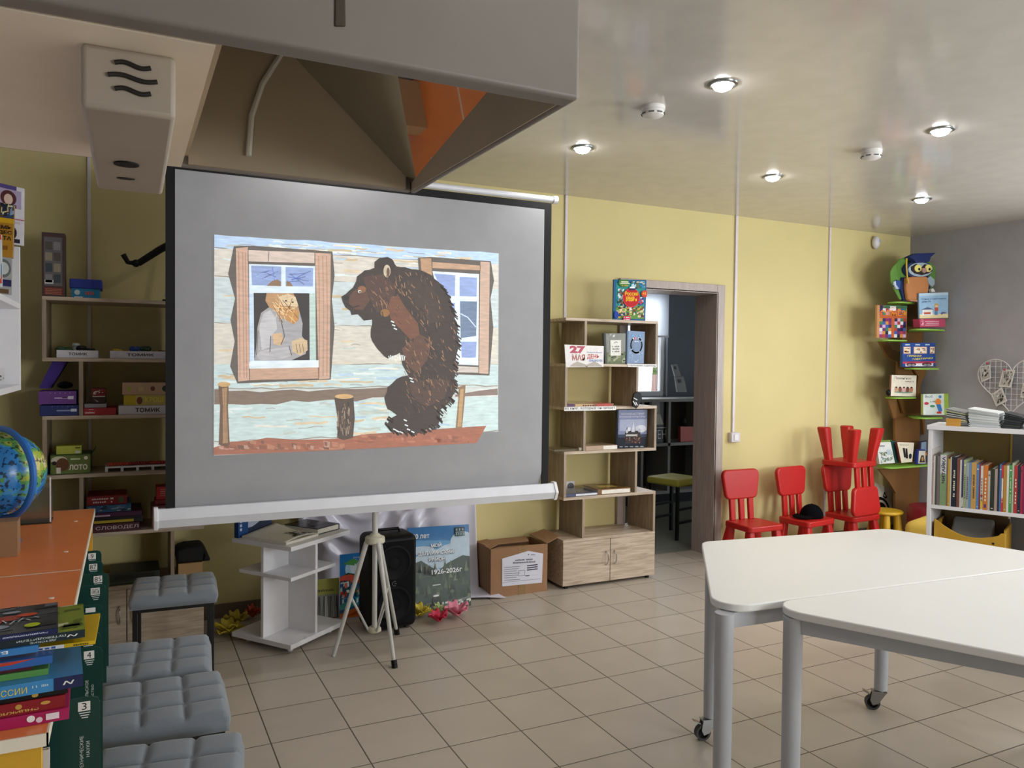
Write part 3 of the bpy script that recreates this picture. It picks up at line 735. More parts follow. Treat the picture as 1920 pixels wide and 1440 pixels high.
a.poly('#5d3d2e', [(1180, 760), (1280, 680), (1352, 720), (1320, 830), (1260, 900), (1200, 840)])
a.poly('#4c352b', [(1220, 960), (1330, 930), (1450, 940), (1420, 1040), (1320, 1090), (1240, 1040)])
a.poly('#403027', [(1190, 380), (1300, 370), (1390, 470), (1420, 600), (1330, 620), (1230, 500)])
a.disc('#1b1311', 866, 474, 17, 13); a.disc('#8a5a3a', 955, 428, 24, 20); a.disc('#f0efe8', 942, 440, 9, 8); a.disc('#1a1210', 944, 441, 5, 5)
a.disc('#2b1f1b', 1095, 290, 44, 42); a.disc('#c4b69c', 1096, 325, 20, 36); a.disc('#6a4c37', 1102, 332, 9, 26)
a.line('#1d1411', [(862, 505), (900, 530), (940, 520)], 6, False); a.disc('#8f6330', 1085, 560, 26, 22)
cols = ['#6f4d38', '#8a6448', '#211815', '#a07a58', '#57402f']
for k in range(330):
    x, y = rr.choice([(rr.uniform(1150, 1440), rr.uniform(330, 620)), (rr.uniform(1300, 1480), rr.uniform(560, 1000)), (rr.uniform(1000, 1180), rr.uniform(340, 560)), (rr.uniform(1190, 1440), rr.uniform(900, 1120)), (rr.uniform(1190, 1340), rr.uniform(690, 900))])
    if x > 1300+(y-300)*.5 and y < 560: continue
    l = rr.uniform(14, 34); an = rr.uniform(.6, 1.6)
    a.line(rr.choice(cols), [(x, y), (x+l*cos(an), y+l*sin(an))], rr.uniform(2.5, 5), k % 60 != 59)
a.k += a.step
for x, y in ((1118, 606), (1124, 626), (1134, 646), (1190, 1160), (1196, 1188), (1208, 1212), (1130, 1212), (1148, 1222), (1168, 1228), (1232, 1225), (1222, 925), (1228, 942)): a.line('#dfe3e4', [(x, y), (x+18, y+8)], 7)
for k in range(10): a.line('#e8efee', [(1106+k*10, 800+rr.uniform(-4, 10)), (1110+k*9, 826+rr.uniform(-4, 8))], 5)
a.build('projected_picture', t, BEAM)

# ============================================================ OAK STEP SHELVES (two units)
def oak_unit(xl, flip, label):
    w, y0, y1, th = .715, 4.30, 4.60, .018
    t = thing('shelf_unit', label, 'shelf unit', (xl+w/2, 4.45, 0), 0, 'oak step shelves')
    X = (lambda x: xl+x) if not flip else (lambda x: xl+w-x)
    def bx(b, a, c, *r): p, q = sorted((X(a), X(c))); return b.box(p, q, *r)
    zs = [.31, .581, .874, 1.157, 1.435, 1.725]
    for z in zs[1:]: bx(MB(), 0, w, y0, y1, z-th/2, z+th/2).build('shelf_board', OAK_H, t, bevel=.001)
    ends = ((.158, w), (.018, .563), (.158, w), (.018, .563), (.158, w))
    for i, (za, zb) in enumerate(zip(zs, zs[1:])):
        for e in ends[i]: bx(MB(), e-th, e, y0, y1, za+th/2, zb-th/2).build('upright', OAK_V, t, bevel=.001)
    b = MB(); bx(b, 0, w, y0, y1, .301, .319); bx(b, 0, th, y0+.018, y1, .022, .301); bx(b, w-th, w, y0+.018, y1, .022, .301); bx(b, th, w-th, y0+.018, y1, .022, .04); bx(b, th, w-th, y1-.005, y1, .04, .301)
    b.build('base_cabinet', OAK_H, t, bevel=.001)
    mid = w/2+(.002 if not flip else -.002)
    for s, (a, c) in ((-1, (.001, w/2-.002)), (1, (w/2+.002, w-.001))):
        d = bx(MB(), a, c, y0-.002, y0+.016, .023, .3).build('door', OAK_H, t, bevel=.001)
        hx = X(w/2+s*.032)
        pts = [(hx, y0-.002-.026*sin(pi*k/10)**.6, .175+.045*(k/5-1)) for k in range(11)]
        lab(MB().tube(pts, .004, 8).build('handle', CHROME, d), 'chrome bow handle')
    for fx in (.03, w-.05):
        for fy in (y0+.02, y1-.05): bx(MB(), fx, fx+.02, fy, fy+.02, 0, .022).build('foot', BLACK, t)
    return t
oak_unit(2.49, False, 'oak step shelf unit with two cabinet doors standing between the screen and the doorway')
oak_unit(-.357, True, 'dim oak step shelf unit with game boxes left of the screen')

# ---- things on the right unit
def d_ros(a):
    a.rect('#1f5f86', 0, 0, 1, 1); a.rect('#2f8f8a', .08, .05, .95, .92); a.rect('#5f8f3a', .08, .05, .95, .35)
    speckle(a, ['#3a2f2a', '#d8c59a', '#23406e', '#7d2f2a', '#8fb04a', '#c9a03a', '#e8e0d0'], 110, .09, .05, .94, .36, .03, .1)
    speckle(a, ['#2a3a2a', '#cfe0e4', '#4aa0b8', '#7d4f3a', '#e8e4d0'], 60, .1, .36, .3, .78, .03, .09)
    speckle(a, ['#b8dcec', '#5a6f5a', '#d8c8a0', '#2f7fae', '#e8f0f0'], 50, .5, .78, .94, .96, .03, .12)
    a.disc('#3f7a35', .28, .92, .16, .1); a.rect('#e8e8d0', .2, .93, .42, .955); a.rect('#e8e8d0', .17, .895, .46, .915); a.text('#d8a030', '~5', .22, .84, .2, .04)
    a.disc('#2b5fa8', .84, .49, .095, .1); speckle(a, ['#c03038', '#e8d8d0', '#28304a'], 14, .77, .4, .9, .58, .03, .06)
    a.disc('#e04048', .52, .56, .265, .235); a.disc('#b81420', .52, .56, .25, .22)
    a.poly('#2a2f4f', [(.43, .74), (.63, .74), (.66, .81), (.46, .8)]); a.rect('#e8eef4', .46, .79, .62, .825)
    a.text('#f0c020', 'Россия', .32, .61, .4, .1, bold=.03); a.text('#f0c020', 'наша', .35, .535, .26, .055, bold=.03); a.text('#f0c020', 'родина', .35, .46, .34, .08, bold=.03)
    a.disc('#c8401f', .93, .66, .11, .085); a.text('#f0c84a', '41', .86, .635, .1, .07)
    a.disc('#2040a0', .07, .14, .07, .09); a.rect('#c8285a', .28, .0, .5, .11); a.text('#f4e8ec', '~6', .3, .065, .18, .03); a.text('#f4e8ec', '~7', .3, .015, .18, .03)
px_book('tall colourful children\'s atlas titled Россия наша родина standing on top of the oak shelf', (1149.5, 601), (1210, 602), (1212, 525), (1151, 524), .012, (0, -1, 0), (0, 4.36, 0), '#1f4f86', draw=d_ros, m=GLOSS)
def d27(a):
    a.rect('#ece8e6', 0, 0, 1, 1); a.text('#b84a62', '27', .12, .62, .4, .34, bold=.06); a.text('#a8584c', 'МАЯ', .17, .3, .34, .28, bold=.03)
    a.text('#5a7ab0', 'общероссийский', .56, .64, .4, .09); a.text('#c0504c', 'ДЕНЬ', .56, .36, .32, .24, bold=.03); a.text('#4a78c0', 'БИБЛИОТЕК', .62, .25, .35, .1, bold=.02)
    for i in range(6): a.poly(['#cfc6bc', '#e6e0d8', '#b7ada3'][i % 3], [(.1+.02*i, .06+.02*i), (.3, .2+.012*i), (.53, .06+.01*i), (.53, .03), (.1, .03)])
    for i in range(6): a.poly(['#cfc6bc', '#e6e0d8', '#b7ada3'][i % 3], [(.96-.02*i, .06+.02*i), (.76, .2+.012*i), (.55, .06+.01*i), (.55, .03), (.96, .03)])
    a.disc('#5a4a40', .54, .03, .03, .02)
px_book('white card reading 27 МАЯ ДЕНЬ БИБЛИОТЕК with an open book picture', (1061, 688.5), (1131.5, 688), (1132, 649), (1058.5, 646), .004, (0, -1, 0), (0, 4.30, 0), '#e8e6e4', draw=d27, name='sign_card', cat='card')
def d_gn(a):
    a.rect('#84867f', 0, 0, 1, 1); a.rect('#5f6b45', .05, 0, 1, .38); speckle(a, ['#6f7a50', '#4f5a3a', '#8a8f70', '#a8a48a'], 50, .08, .02, 1, .4, .05, .2)
    a.rect('#3a3f38', 0, 0, .09, 1); speckle(a, ['#d8d8d4', '#a8aca4'], 8, .15, .86, .5, .98, .04, .1)
    a.rect('#e4e2da', .28, .28, .78, .78); a.text('#5a5a4a', '~7', .37, .55, .34, .05); a.text('#5a5a4a', '~8', .37, .47, .34, .05); a.text('#5a5a4a', '~7', .37, .39, .34, .05); a.line('#6a6a5a', [(.45, .68), (.55, .73), (.62, .69)], .02, False)
px_book('green-grey book with a white title panel standing right of the 27 МАЯ card', (1134, 683.5), (1172, 682.5), (1173, 625), (1132, 625), .022, (0, -1, 0), (0, 4.34, 0), '#6c7063', draw=d_gn)
def d_bl(a):
    a.rect('#7c93b4', 0, 0, 1, 1); a.rect('#5f7590', 0, 0, .08, 1)
    for i in range(40):
        an = rr.uniform(0, 6.28); a.disc(rr.choice(['#cfe0f0', '#a8c4e4']), .53+.42*cos(an)*rr.uniform(.4, 1), .33+.28*sin(an), .022, .014, 6, keep=i % 8 != 7)
    for i in range(44): an = 2*pi*i/44-.9; a.disc(['#dce6f2', '#9db4e0'][i % 2], .53+.32*cos(an), .57+.24*sin(an), .06, .04, 8, keep=i % 11 != 10) if not 1.2 < an < 1.95 else None
    a.disc('#7288a8', .53, .57, .25, .19); a.poly('#6ab0e8', [(.2, .8), (.32, .92), (.36, .84)]); a.poly('#6ab0e8', [(.64, .88), (.76, .92), (.74, .8)]); a.disc('#c87a90', .46, .78, .06, .04)
    a.text('#e4ecf4', '~3', .42, .67, .24, .035); a.text('#d8e2ee', '~5', .45, .05, .18, .03)
px_book('blue-grey book with a silver ring on the cover near the shelf\'s right end', (1175, 682), (1207, 681.5), (1209, 622), (1176, 620), .02, (0, -1, 0), (0, 4.34, 0), '#6f85a6', draw=d_bl)
sheet('paper_strip', 'paper strip reading Человек сделан on the shelf edge beside the doorway', 'paper strip', [W(x, y, 4.297) for x, y in ((1177, 688), (1231, 689), (1231, 683), (1177, 682))], (0, -1, 0), '#eae8e6', 'quote strips on the shelf edges', lambda a: a.text('#3a3a3c', 'Человек сделан', .02, .15, .95, .7), .0006)
sheet('paper_strip', 'paper strip reading из книг, которые он читает on the middle shelf edge', 'paper strip', [W(x, y, 4.297) for x, y in ((1058, 770.5), (1155, 769), (1155, 761.5), (1058, 763))], (0, -1, 0), '#eae8e6', 'quote strips on the shelf edges', lambda a: a.text('#3a3a3c', 'из книг, которые он читает', .01, .12, .97, .75), .0006)
def lie(px_l, px_r, Y, z, d, t, col, label, top=None, spine=None, rz=0.0, group='books lying on the oak shelf'):
    p = W(px_l, 800, Y); q = W(px_r, 800, Y)
    return flat_book(label, q.x-p.x, d, t, col, (p.x, Y, z), rz, group, spine, top)
lie(1064, 1150, 4.32, 1.166, .2, .02, '#8d5a4a', 'brown and purple book lying behind the из книг strip', lambda a: (a.rect('#e0cfa8', .1, .1, .6, .9), a.rect('#c04a40', .6, 0, 1, 1)), lambda a: (a.rect('#5a3a5e', 0, 0, .14, 1), a.rect('#c8a878', .16, .1, .55, .9), a.rect('#b8483c', .62, .1, .95, .9), a.text('#5a2020', '~5', .32, .2, .25, .5)))
px_book('large dark book titled Краткая история русской культуры with a cathedral on the cover', (1155, 840.5), (1212, 839.5), (1213.5, 768), (1157, 769), .02, (0, -1, 0), (0, 4.345, 0), '#2c3242', draw=lambda a: (
    a.rect('#8088a8', 0, 0, 1, 1), a.rect('#a4aac2', .1, .45, 1, .75), a.disc('#d4d6e0', .8, .5, .18, .1), a.rect('#1f2430', 0, 0, 1, .3), a.rect('#3c4456', 0, .28, 1, .36), a.rect('#171b24', 0, 0, .05, 1),
    a.rect('#3a3434', .28, .12, .78, .45), a.poly('#6b6a72', [(.3, .45), (.34, .56), (.38, .45)]), a.poly('#c8ccd4', [(.48, .42), (.52, .62), (.54, .75), (.56, .62), (.6, .42)]), a.disc('#d8dae0', .4, .5, .05, .06), a.disc('#c8cad4', .66, .52, .05, .06), a.disc('#b8bcc8', .33, .44, .045, .05), a.disc('#b4b8c6', .74, .46, .045, .05), a.poly('#b8bac6', [(.64, .56), (.66, .63), (.68, .56)]), a.poly('#b8bac6', [(.38, .54), (.4, .61), (.42, .54)]),
    a.rect('#b8b4b0', .3, .31, .68, .36), speckle(a, ['#6b3434', '#8a5a4a', '#2a2430', '#a07a6a'], 40, .26, .12, .8, .32, .02, .05),
    a.text('#e0e2ea', 'КРАТКАЯ ИСТОРИЯ', .12, .87, .76, .055), a.text('#e0e2ea', 'РУССКОЙ КУЛЬТУРЫ', .08, .8, .84, .055), [a.rect('#c8ccd4', .1+.17*i, .03, .2+.17*i, .045, True) for i in range(5)]), m=GLOSS)
lie(1099, 1158, 4.31, .884, .19, .028, '#b49a84', 'thick cream book with white page edges lying left of the dark cathedral book', lambda a: a.rect('#a58f74', .1, .1, .9, .9), lambda a: (a.rect('#e8e2d8', .55, .08, .99, .92),))
lie(1040, 1088, 4.33, .884, .17, .012, '#5f553f', 'thin olive book lying at the left end of the lower oak shelf', lambda a: a.rect('#7a6c4a', .1, .1, .9, .9))
tag(MB().tube([(2.61, 4.325, .893), (2.645, 4.325, .893)], .011, 14).build('figurine', mat('pale_figurine', '#cfc4b0', .4)), 'tiny pale cylinder lying beside the thin olive book', 'figurine')
p = W(1062, 930, 4.31)
flat_book('flat blue-grey book lying left on the lowest open oak shelf', .245, .21, .018, '#4c5474', (p.x, 4.315, .591), 0, 'books lying on the oak shelf', lambda a: a.rect('#dfe0e4', .3, .15, .97, .8), lambda a: (a.rect('#3f4663', .05, .05, .95, .95), a.text('#8088a4', '~6', .3, .4, .4, .2)))
flat_book('brown book with white pages lying right on the lowest open oak shelf', .25, .2, .035, '#7d5a38', (2.752, 4.31, .591), -.04, 'books lying on the oak shelf', lambda a: a.rect('#e6e0d4', .12, .12, .98, .85), lambda a: (a.rect('#6b5028', .06, .08, .94, .92), a.rect('#c8a85a', .25, .3, .75, .75)))
# black keyring tag hanging from the third tier
b = MB(); P = [W(x, y, 4.27) for x, y in ((1189, 738), (1195, 734), (1202, 738), (1204, 748), (1200, 757), (1194, 766), (1187, 762), (1186, 750))]
t = tag(b.slab(P, (0, .012, 0)).build('hanging_tag', BLACK, bevel=.002), 'small black pouch with white strokes hanging at the oak shelf\'s right side', 'pouch')
a = Art(lambda u, v: W(u, v, 4.269), (0, -1, 0))
for q in (((1188, 746), (1195, 750)), ((1187, 752), (1192, 760)), ((1192, 754), (1195, 760))): a.line('#d8d8da', q, 1.6)
a.build('white_strokes', t); MB().tube([W(1195, 733, 4.275), W(1194.5, 765, 4.298)+V((0, 0, .10))], .0015, 6).build('cord', WHITE, t)

# ---- things on the left unit (dim, behind the screen)
TOP = {}
SHELF = (.3192, .5902, .8832, 1.1662, 1.4442, 1.7342)
def px_box(name, label, cat, x0, y0, x1, y1, Y, depth, col, group=None, draw=None, m=None, on=None):
    A = W(x0, y1, Y); B = W(x1, y1, Y); T = W((x0+x1)/2, y0, Y); M_ = W((x0+x1)/2, y1, Y); h = T.z-M_.z
    zb = TOP[on] if on is not None else min(SHELF, key=lambda q: abs(q-M_.z)); T = V((T.x, T.y, zb+h))
    o = MB().box(A.x, B.x, Y, Y+depth, zb, T.z).build(name, mat('box_'+col[1:], col, .5), bevel=.002)
    tag(o, label, cat, group); TOP[o] = TOP[label] = zb+h+.0004
    if draw:
        a = Art(quad((A.x, Y, zb), (B.x, Y, zb), (A.x, Y, T.z)), (0, -1, 0)); draw(a); a.build('front_print', o, m)
    return o
LY = 4.315
def tomik(a): a.rect('#d8d6dc', .01, .03, .99, .97); a.text('#3a3536', 'ТОМИК', .28, .3, .46, .4, bold=.03)
def tray(label, x0, x1, yt, yb, group, items):
    p = W(x0, yb, LY); q = W(x1, yb, LY); h = .036; z = 1.4445
    t = thing('toy_tray', label, 'tray', ((p.x+q.x)/2, LY+.1, z), 0, group)
    b = MB().box(p.x, q.x, LY, LY+.005, z, z+h).box(p.x, q.x, LY+.175, LY+.18, z, z+h).box(p.x, p.x+.005, LY+.005, LY+.175, z, z+h).box(q.x-.005, q.x, LY+.005, LY+.175, z, z+h).box(p.x+.005, q.x-.005, LY+.005, LY+.175, z, z+.004)
    b.build('tray_body', mat('white_card_tray', '#d6d4da', .5), t)
    a = Art(quad((p.x, LY, z), (q.x, LY, z), (p.x, LY, z+h)), (0, -1, 0)); tomik(a); a.build('front_print', t)
    for i, (nm, lb, cat, col, fx, sz, zz) in enumerate(items):
        c = V((p.x+(q.x-p.x)*fx, LY+.045+.05*(i % 3), z+.004))
        b = MB(); r2 = random.Random(i+len(label))
        for k in range(7):
            a2 = k*2*pi/7; b.ball(c+V((sz*.55*cos(a2), sz*.5*sin(a2), sz*.55+zz+r2.uniform(-.003, .004))), (sz*.6, sz*.55, sz*.55), 8)
        b.ball(c+V((0, 0, zz*.5+sz*.5)), (sz, sz*.8, sz*.5+zz*.5), 10)
        tag(b.build(nm, mat('toy_'+col[1:], col, .6)), lb, cat, 'toy leaves and vegetables in the trays')
tray('left white ТОМИК tray of dark green toy leaves on the dim oak unit', 106, 184, 648, 662, 'ТОМИК boxes', [
    ('toy_leaf', 'dark green toy clump at the left end of the left ТОМИК tray', 'toy', '#2f4a30', .08, .022, .024), ('toy_leaf', 'mid green toy clump left of the white toy in the left tray', 'toy', '#3f5f3a', .25, .02, .024), ('toy_flower', 'white and green toy on top of the left ТОМИК tray', 'toy', '#cfd6cf', .42, .016, .05), ('toy_leaf', 'blackish toy clump right of the white toy in the left tray', 'toy', '#161c18', .58, .022, .03), ('toy_leaf', 'small dark toy clump at the right of the left ТОМИК tray', 'toy', '#1d2620', .8, .018, .022)])
tray('right white ТОМИК tray of bright toys on the dim oak unit beside the screen', 206, 317, 650, 667, 'ТОМИК boxes', [
    ('toy_vegetable', 'yellow toy lying at the left of the right ТОМИК tray', 'toy', '#c8a828', .12, .022, .018), ('toy_vegetable', 'second, darker yellow toy in the right ТОМИК tray', 'toy', '#a8801c', .25, .018, .018), ('toy_vegetable', 'blue speckled toy in the right ТОМИК tray', 'toy', '#2a4fa0', .42, .024, .03), ('toy_vegetable', 'dark green toy right of the blue toy in the right tray', 'toy', '#24452a', .6, .024, .03), ('toy_vegetable', 'red toy at the screen edge in the right ТОМИК tray', 'toy', '#8f2f28', .76, .016, .018), ('toy_vegetable', 'tan toy half hidden by the screen in the right tray', 'toy', '#b48a58', .9, .018, .02)])
# top of the unit
px_box('tall_box', 'tall narrow brown toy box standing on top of the dim oak unit', 'box', 78.5, 430, 122, 550, 4.33, .09, '#4a3230', None, lambda a: (a.rect('#6a6668', .1, .17, .88, .93), [a.rect(['#8a8688', '#3f4a50', '#9a8f78', '#5a5048'][(i+j) % 4], .15+.36*i, .22+.17*j, .45+.36*i, .35+.17*j, True) for i in range(2) for j in range(4)], a.rect('#d8d6d4', .12, .2, .5, .26), a.rect('#7a2f24', .1, .03, .9, .14), [a.rect('#b8846a', .15, .04+.025*i, .85, .048+.025*i, True) for i in range(4)]))
t = thing('game_box', 'blue shoebox-like game box with a navy lid on top of the dim oak unit', 'box', tuple(W(162, 553, 4.4)))
p = W(134, 553, 4.38); q = W(187, 553, 4.38); z = 1.734
MB().box(p.x, q.x, 4.38, 4.53, z, z+.05).build('box_body', mat('box_blue', '#1d86b8', .5), t)
a = Art(quad((p.x, 4.38, z), (q.x, 4.38, z), (p.x, 4.38, z+.05)), (0, -1, 0)); a.disc('#d8e8e8', .2, .6, .1, .25); a.text('#d85a3a', '~6', .4, .4, .5, .35); a.rect('#e8f0f0', .1, .1, .4, .2); a.build('front_print', t)
MB().box(p.x-.008, q.x+.01, 4.372, 4.538, z+.05, z+.095).build('lid', mat('navy_lid', '#2238a0', .5), t, bevel=.003)
# black microphone-stand arm behind the screen edge
t = thing('clamp_arm', 'black jointed clamp arm sticking out left of the screen above the oak unit', 'clamp arm', tuple(W(300, 560, 4.40)))
YA = 4.47
j = [W(x, y, YA) for x, y in ((231, 477), (240, 492), (259, 494), (300, 468), (330, 452))]
MB().tube(j[:2]+[j[1]*.5+j[2]*.5], [.014, .012, .012], 10).build('lower_link', BLACK, t)
MB().tube([j[2], j[3], j[4]], [.017, .019, .019], 10).build('upper_link', BLACK, t); MB().ball(j[2]+V((-.01, 0, 0)), .02, 12).build('joint', BLACK, t)
MB().tube([W(312, 557, YA), W(330, 452, YA)], .012, 10).build('post', mat('white_post', '#cfcfd2', .4), t); MB().box(W(304, 555, YA).x, W(350, 555, YA).x, YA-.06, YA+.06, 1.734, 1.75).build('clamp_foot', BLACK, t)
# second and third tiers
t = thing('tool_case', 'open purple case with its lid tipped back on the dim oak unit', 'case', tuple(W(110, 753, 4.4)), 0, 'stacked cases on the dim oak unit')
A = W(72, 753, 4.31); B = W(143, 753, 4.31); z0 = W(100, 753, 4.31).z; z1 = W(100, 729, 4.31).z
z0 = 1.166+.056; z1 = z0+.062
b = MB().box(A.x, B.x, 4.31, 4.315, z0, z1).box(A.x, B.x, 4.51, 4.515, z0, z1).box(A.x, A.x+.005, 4.315, 4.51, z0, z1).box(B.x-.005, B.x, 4.315, 4.51, z0, z1).box(A.x+.005, B.x-.005, 4.315, 4.51, z0, z0+.005)
b.build('tray_body', mat('purple_card', '#6a3a8a', .5), t)
a = Art(quad((A.x, 4.31, z0), (B.x, 4.31, z0), (A.x, 4.31, z1)), (0, -1, 0)); a.rect('#c8b0d8', .42, .42, .78, .52); a.rect('#e0d8e8', .78, .38, .93, .62); a.rect('#3a2050', .62, .46, .76, .54); [a.rect('#d8c8e0', .3+.13*i, .84, .32+.13*i, .88, True) for i in range(5)]; a.build('front_print', t)
L = [W(x, y, 4.45) for x, y in ((73, 728), (95, 728), (127, 676), (122, 672), (100, 674))]
MB().slab(L, (0, .12, 0)).build('lid', mat('violet_card', '#4a2a9a', .5), t); MB().ball(W(122, 722, 4.4), (.035, .05, .018), 12).build('contents', BLACK, t)
t = px_box('tool_case', 'closed navy case under the open purple case', 'case', 74.5, 756, 149, 776, 4.31, .2, '#1a2a6a', 'stacked cases on the dim oak unit', lambda a: (a.rect('#8a9ac0', .42, .42, .78, .55), a.rect('#d8dce8', .78, .38, .93, .65), [a.rect('#9aa8c8', .3+.13*i, .84, .32+.13*i, .88, True) for i in range(5)]))
G = 'game boxes on the dim oak unit'
px_box('game_box', 'flat red game box lying right of the navy case', 'box', 157, 761, 218, 774.5, 4.31, .2, '#a81d28', G, lambda a: (a.rect('#e8d0d0', .15, .75, .3, .82), a.text('#f0d8d8', '~9', .04, .25, .3, .25)))
px_box('game_box', 'flat silver box lying on the flat red game box', 'box', 158, 753, 200, 760.5, 4.32, .15, '#9a9aa2', G, on='flat red game box lying right of the navy case')
px_box('game_box', 'small dark red and black cube box on the flat silver box', 'box', 172, 724, 198, 752.5, 4.33, .09, '#2a1216', G, lambda a: (a.rect('#7a1820', 0, .5, 1, 1), a.rect('#d8c8c4', .05, .44, .95, .5), speckle(a, ['#e0d4d0', '#c8b0a8'], 9, .1, .55, .8, .9, .08, .2), a.poly('#c8c0bc', [(.15, .3), (.5, .12), (.4, .1)])), on='flat silver box lying on the flat red game box')
px_box('game_box', 'white ТОМИК box at the bottom of the stack beside the screen', 'box', 222, 759, 345, 775.5, 4.31, .2, '#d6d4da', 'ТОМИК boxes', lambda a: a.text('#3a3536', 'ТОМИК', .25, .25, .38, .5, bold=.03))
px_box('game_box', 'yellow game box in the middle of the stack beside the screen', 'box', 232, 738.5, 340, 758.5, 4.32, .18, '#c8b868', G, lambda a: (a.rect('#c8b028', 0, .05, .2, .95), a.disc('#7a4a28', .27, .45, .05, .35), a.text('#e8dc50', 'КРОШ', .36, .3, .32, .5, bold=.03), a.disc('#8a3a28', .8, .55, .06, .4)), on='white ТОМИК box at the bottom of the stack beside the screen')
px_box('game_box', 'tan wooden-look game box on top of the stack beside the screen', 'box', 229, 715.5, 338, 738, 4.315, .19, '#c8a888', G, lambda a: (a.disc('#d8c08a', .32, .5, .05, .22), a.disc('#a8b84a', .12, .5, .03, .2), a.disc('#7a4a3a', .52, .5, .04, .2), a.disc('#3a4a3a', .74, .5, .06, .25)), on='yellow game box in the middle of the stack beside the screen')
t = thing('lotto_box', 'green lotto box with a brown dog on the lower dim oak shelf', 'box', tuple(W(132, 885, 4.4)), 0, G)
A = W(94, 885, 4.32); B = W(170, 885, 4.32); z0, z1 = .8835, .8835+.095; TOP['LOTO'] = z1+.0004
MB().box(A.x, B.x, 4.32, 4.5, z0, z1).build('box_body', mat('box_green', '#3a5a2a', .5), t, bevel=.002)
a = Art(quad((A.x, 4.32, z0), (B.x, 4.32, z0), (A.x, 4.32, z1)), (0, -1, 0)); a.rect('#6a7a3a', .02, .03, .98, .95); a.disc('#d8d0b8', .22, .72, .2, .2); a.disc('#6a3f24', .3, .5, .16, .33); a.disc('#1a1412', .1, .58, .06, .1); a.rect('#e0d8c8', .15, .05, .26, .35); a.disc('#e8e4d0', .88, .8, .05, .09); a.text('#e8e0d0', 'ЛОТО', .46, .2, .46, .28, bold=.04); a.rect('#c8d8a8', .5, .72, .74, .8); a.build('front_print', t)
MB().slab([(B.x+.0005, 4.32, z1-.01), (B.x+.02, 4.32, z1+.02), (B.x+.02, 4.5, z1+.02), (B.x+.0005, 4.5, z1-.01)], (0, 0, .003)).build('open_flap', mat('box_green', '#3a5a2a', .5), t)
px_box('game_box', 'small lime green box on top of the green lotto box', 'box', 105, 834, 153, 849.8, 4.33, .12, '#a8b23a', G, lambda a: (a.rect('#b8c04a', .03, .05, .97, .95), a.rect('#4a5a1a', .75, .65, .95, .8), a.rect('#d8d8d0', .75, .1, .95, .35)), on='LOTO')
t = thing('counting_rack', 'white low rack holding a row of red beads on the dim oak unit', 'counting toy', tuple(W(260, 880, 4.35)))
A = W(197, 880, 4.33); B = W(317, 880, 4.33); z0 = .8835
b = MB().box(A.x, B.x, 4.33, 4.47, z0+.018, z0+.026)
for i in range(5): x = A.x+(B.x-A.x-.012)*i/4; b.box(x, x+.012, 4.33, 4.47, z0, z0+.018)
b.build('stand', WHITE, t)
for i in range(20): MB().ball((A.x+.015+(B.x-A.x-.03)*i/19, 4.35, z0+.026+.0095), .0095, 10).build('bead', mat('bead_'+'abc'[i//7 % 3], ['#b8401f', '#8a1f1c', '#a82a20'][i//7 % 3], .4), t)
# lower tier: stacked games
px_box('game_box', 'long maroon СЛОВОДЕЛ game box at the bottom of the lower stack', 'box', 168, 975, 262, 990, 4.31, .25, '#4a1428', G, lambda a: a.text('#d8c8c8', 'СЛОВОДЕЛ', .12, .25, .85, .5))
px_box('game_box', 'black box with a yellow stripe above the СЛОВОДЕЛ box', 'box', 170, 963, 268, 975, 4.32, .24, '#141218', G, lambda a: a.rect('#c0a828', .06, .1, .82, .5), on='long maroon СЛОВОДЕЛ game box at the bottom of the lower stack')
px_box('game_box', 'purple game box in the middle of the lower stack', 'box', 166, 954, 266, 963, 4.315, .24, '#4a1848', G, lambda a: a.rect('#d0b8d0', .1, .2, .4, .5), on='black box with a yellow stripe above the СЛОВОДЕЛ box')
px_box('game_box', 'blue patterned game box under the red box of the lower stack', 'box', 162, 941, 246, 954, 4.32, .22, '#3a6a9a', G, lambda a: speckle(a, ['#8ab0c8', '#1a2a4a', '#c8d0d8', '#4a8a8a'], 30, .02, .05, .98, .95, .05, .2), on='purple game box in the middle of the lower stack')
px_box('game_box', 'worn red game box with white lettering on top of the lower stack', 'box', 163, 924, 238, 941, 4.33, .2, '#8a1420', G, lambda a: (a.text('#e8d8d8', '~13', .12, .6, .55, .2), a.text('#e8d8d8', '~9', .15, .25, .5, .2), a.rect('#4a5a3a', .78, .2, .92, .8)), on='blue patterned game box under the red box of the lower stack')
px_box('game_box', 'brownish box at the foot of the red boxes beside the screen', 'box', 284, 950, 319, 991, 4.33, .15, '#6a3a30', G)
px_box('game_box', 'dark red box under the upright red box beside the screen', 'box', 290, 941, 319, 950, 4.35, .12, '#7a1c1c', G, on='brownish box at the foot of the red boxes beside the screen')
px_box('game_box', 'bright red upright box beside the screen\'s left border', 'box', 293, 917, 318, 941, 4.36, .1, '#b81c20', G, lambda a: [a.rect('#e0a090', .3, .3+.15*i, .9, .34+.15*i, True) for i in range(4)], on='dark red box under the upright red box beside the screen')
px_box('game_box', 'dark flat case lying on the dim unit\'s cabinet top', 'box', 205, 1058, 300, 1079, 4.32, .22, '#20281f', G, lambda a: (a.rect('#39452f', .0, .1, 1, .3), a.rect('#15180f', .1, .5, .9, .9)))
px_box('wooden_box', 'pale wooden box standing on the dim unit\'s cabinet top right end', 'box', 334, 1058, 380, 1084, 4.34, .18, '#b08a5a')
t = thing('black_bag', 'black crumpled bag lying on the pale wooden box behind the stools', 'bag', tuple(W(360, 1052, 4.42)))
A = [W(x, y, 4.34) for x, y in ((331, 1057), (331, 1032), (348, 1026), (380, 1023), (388, 1034), (396, 1052))]
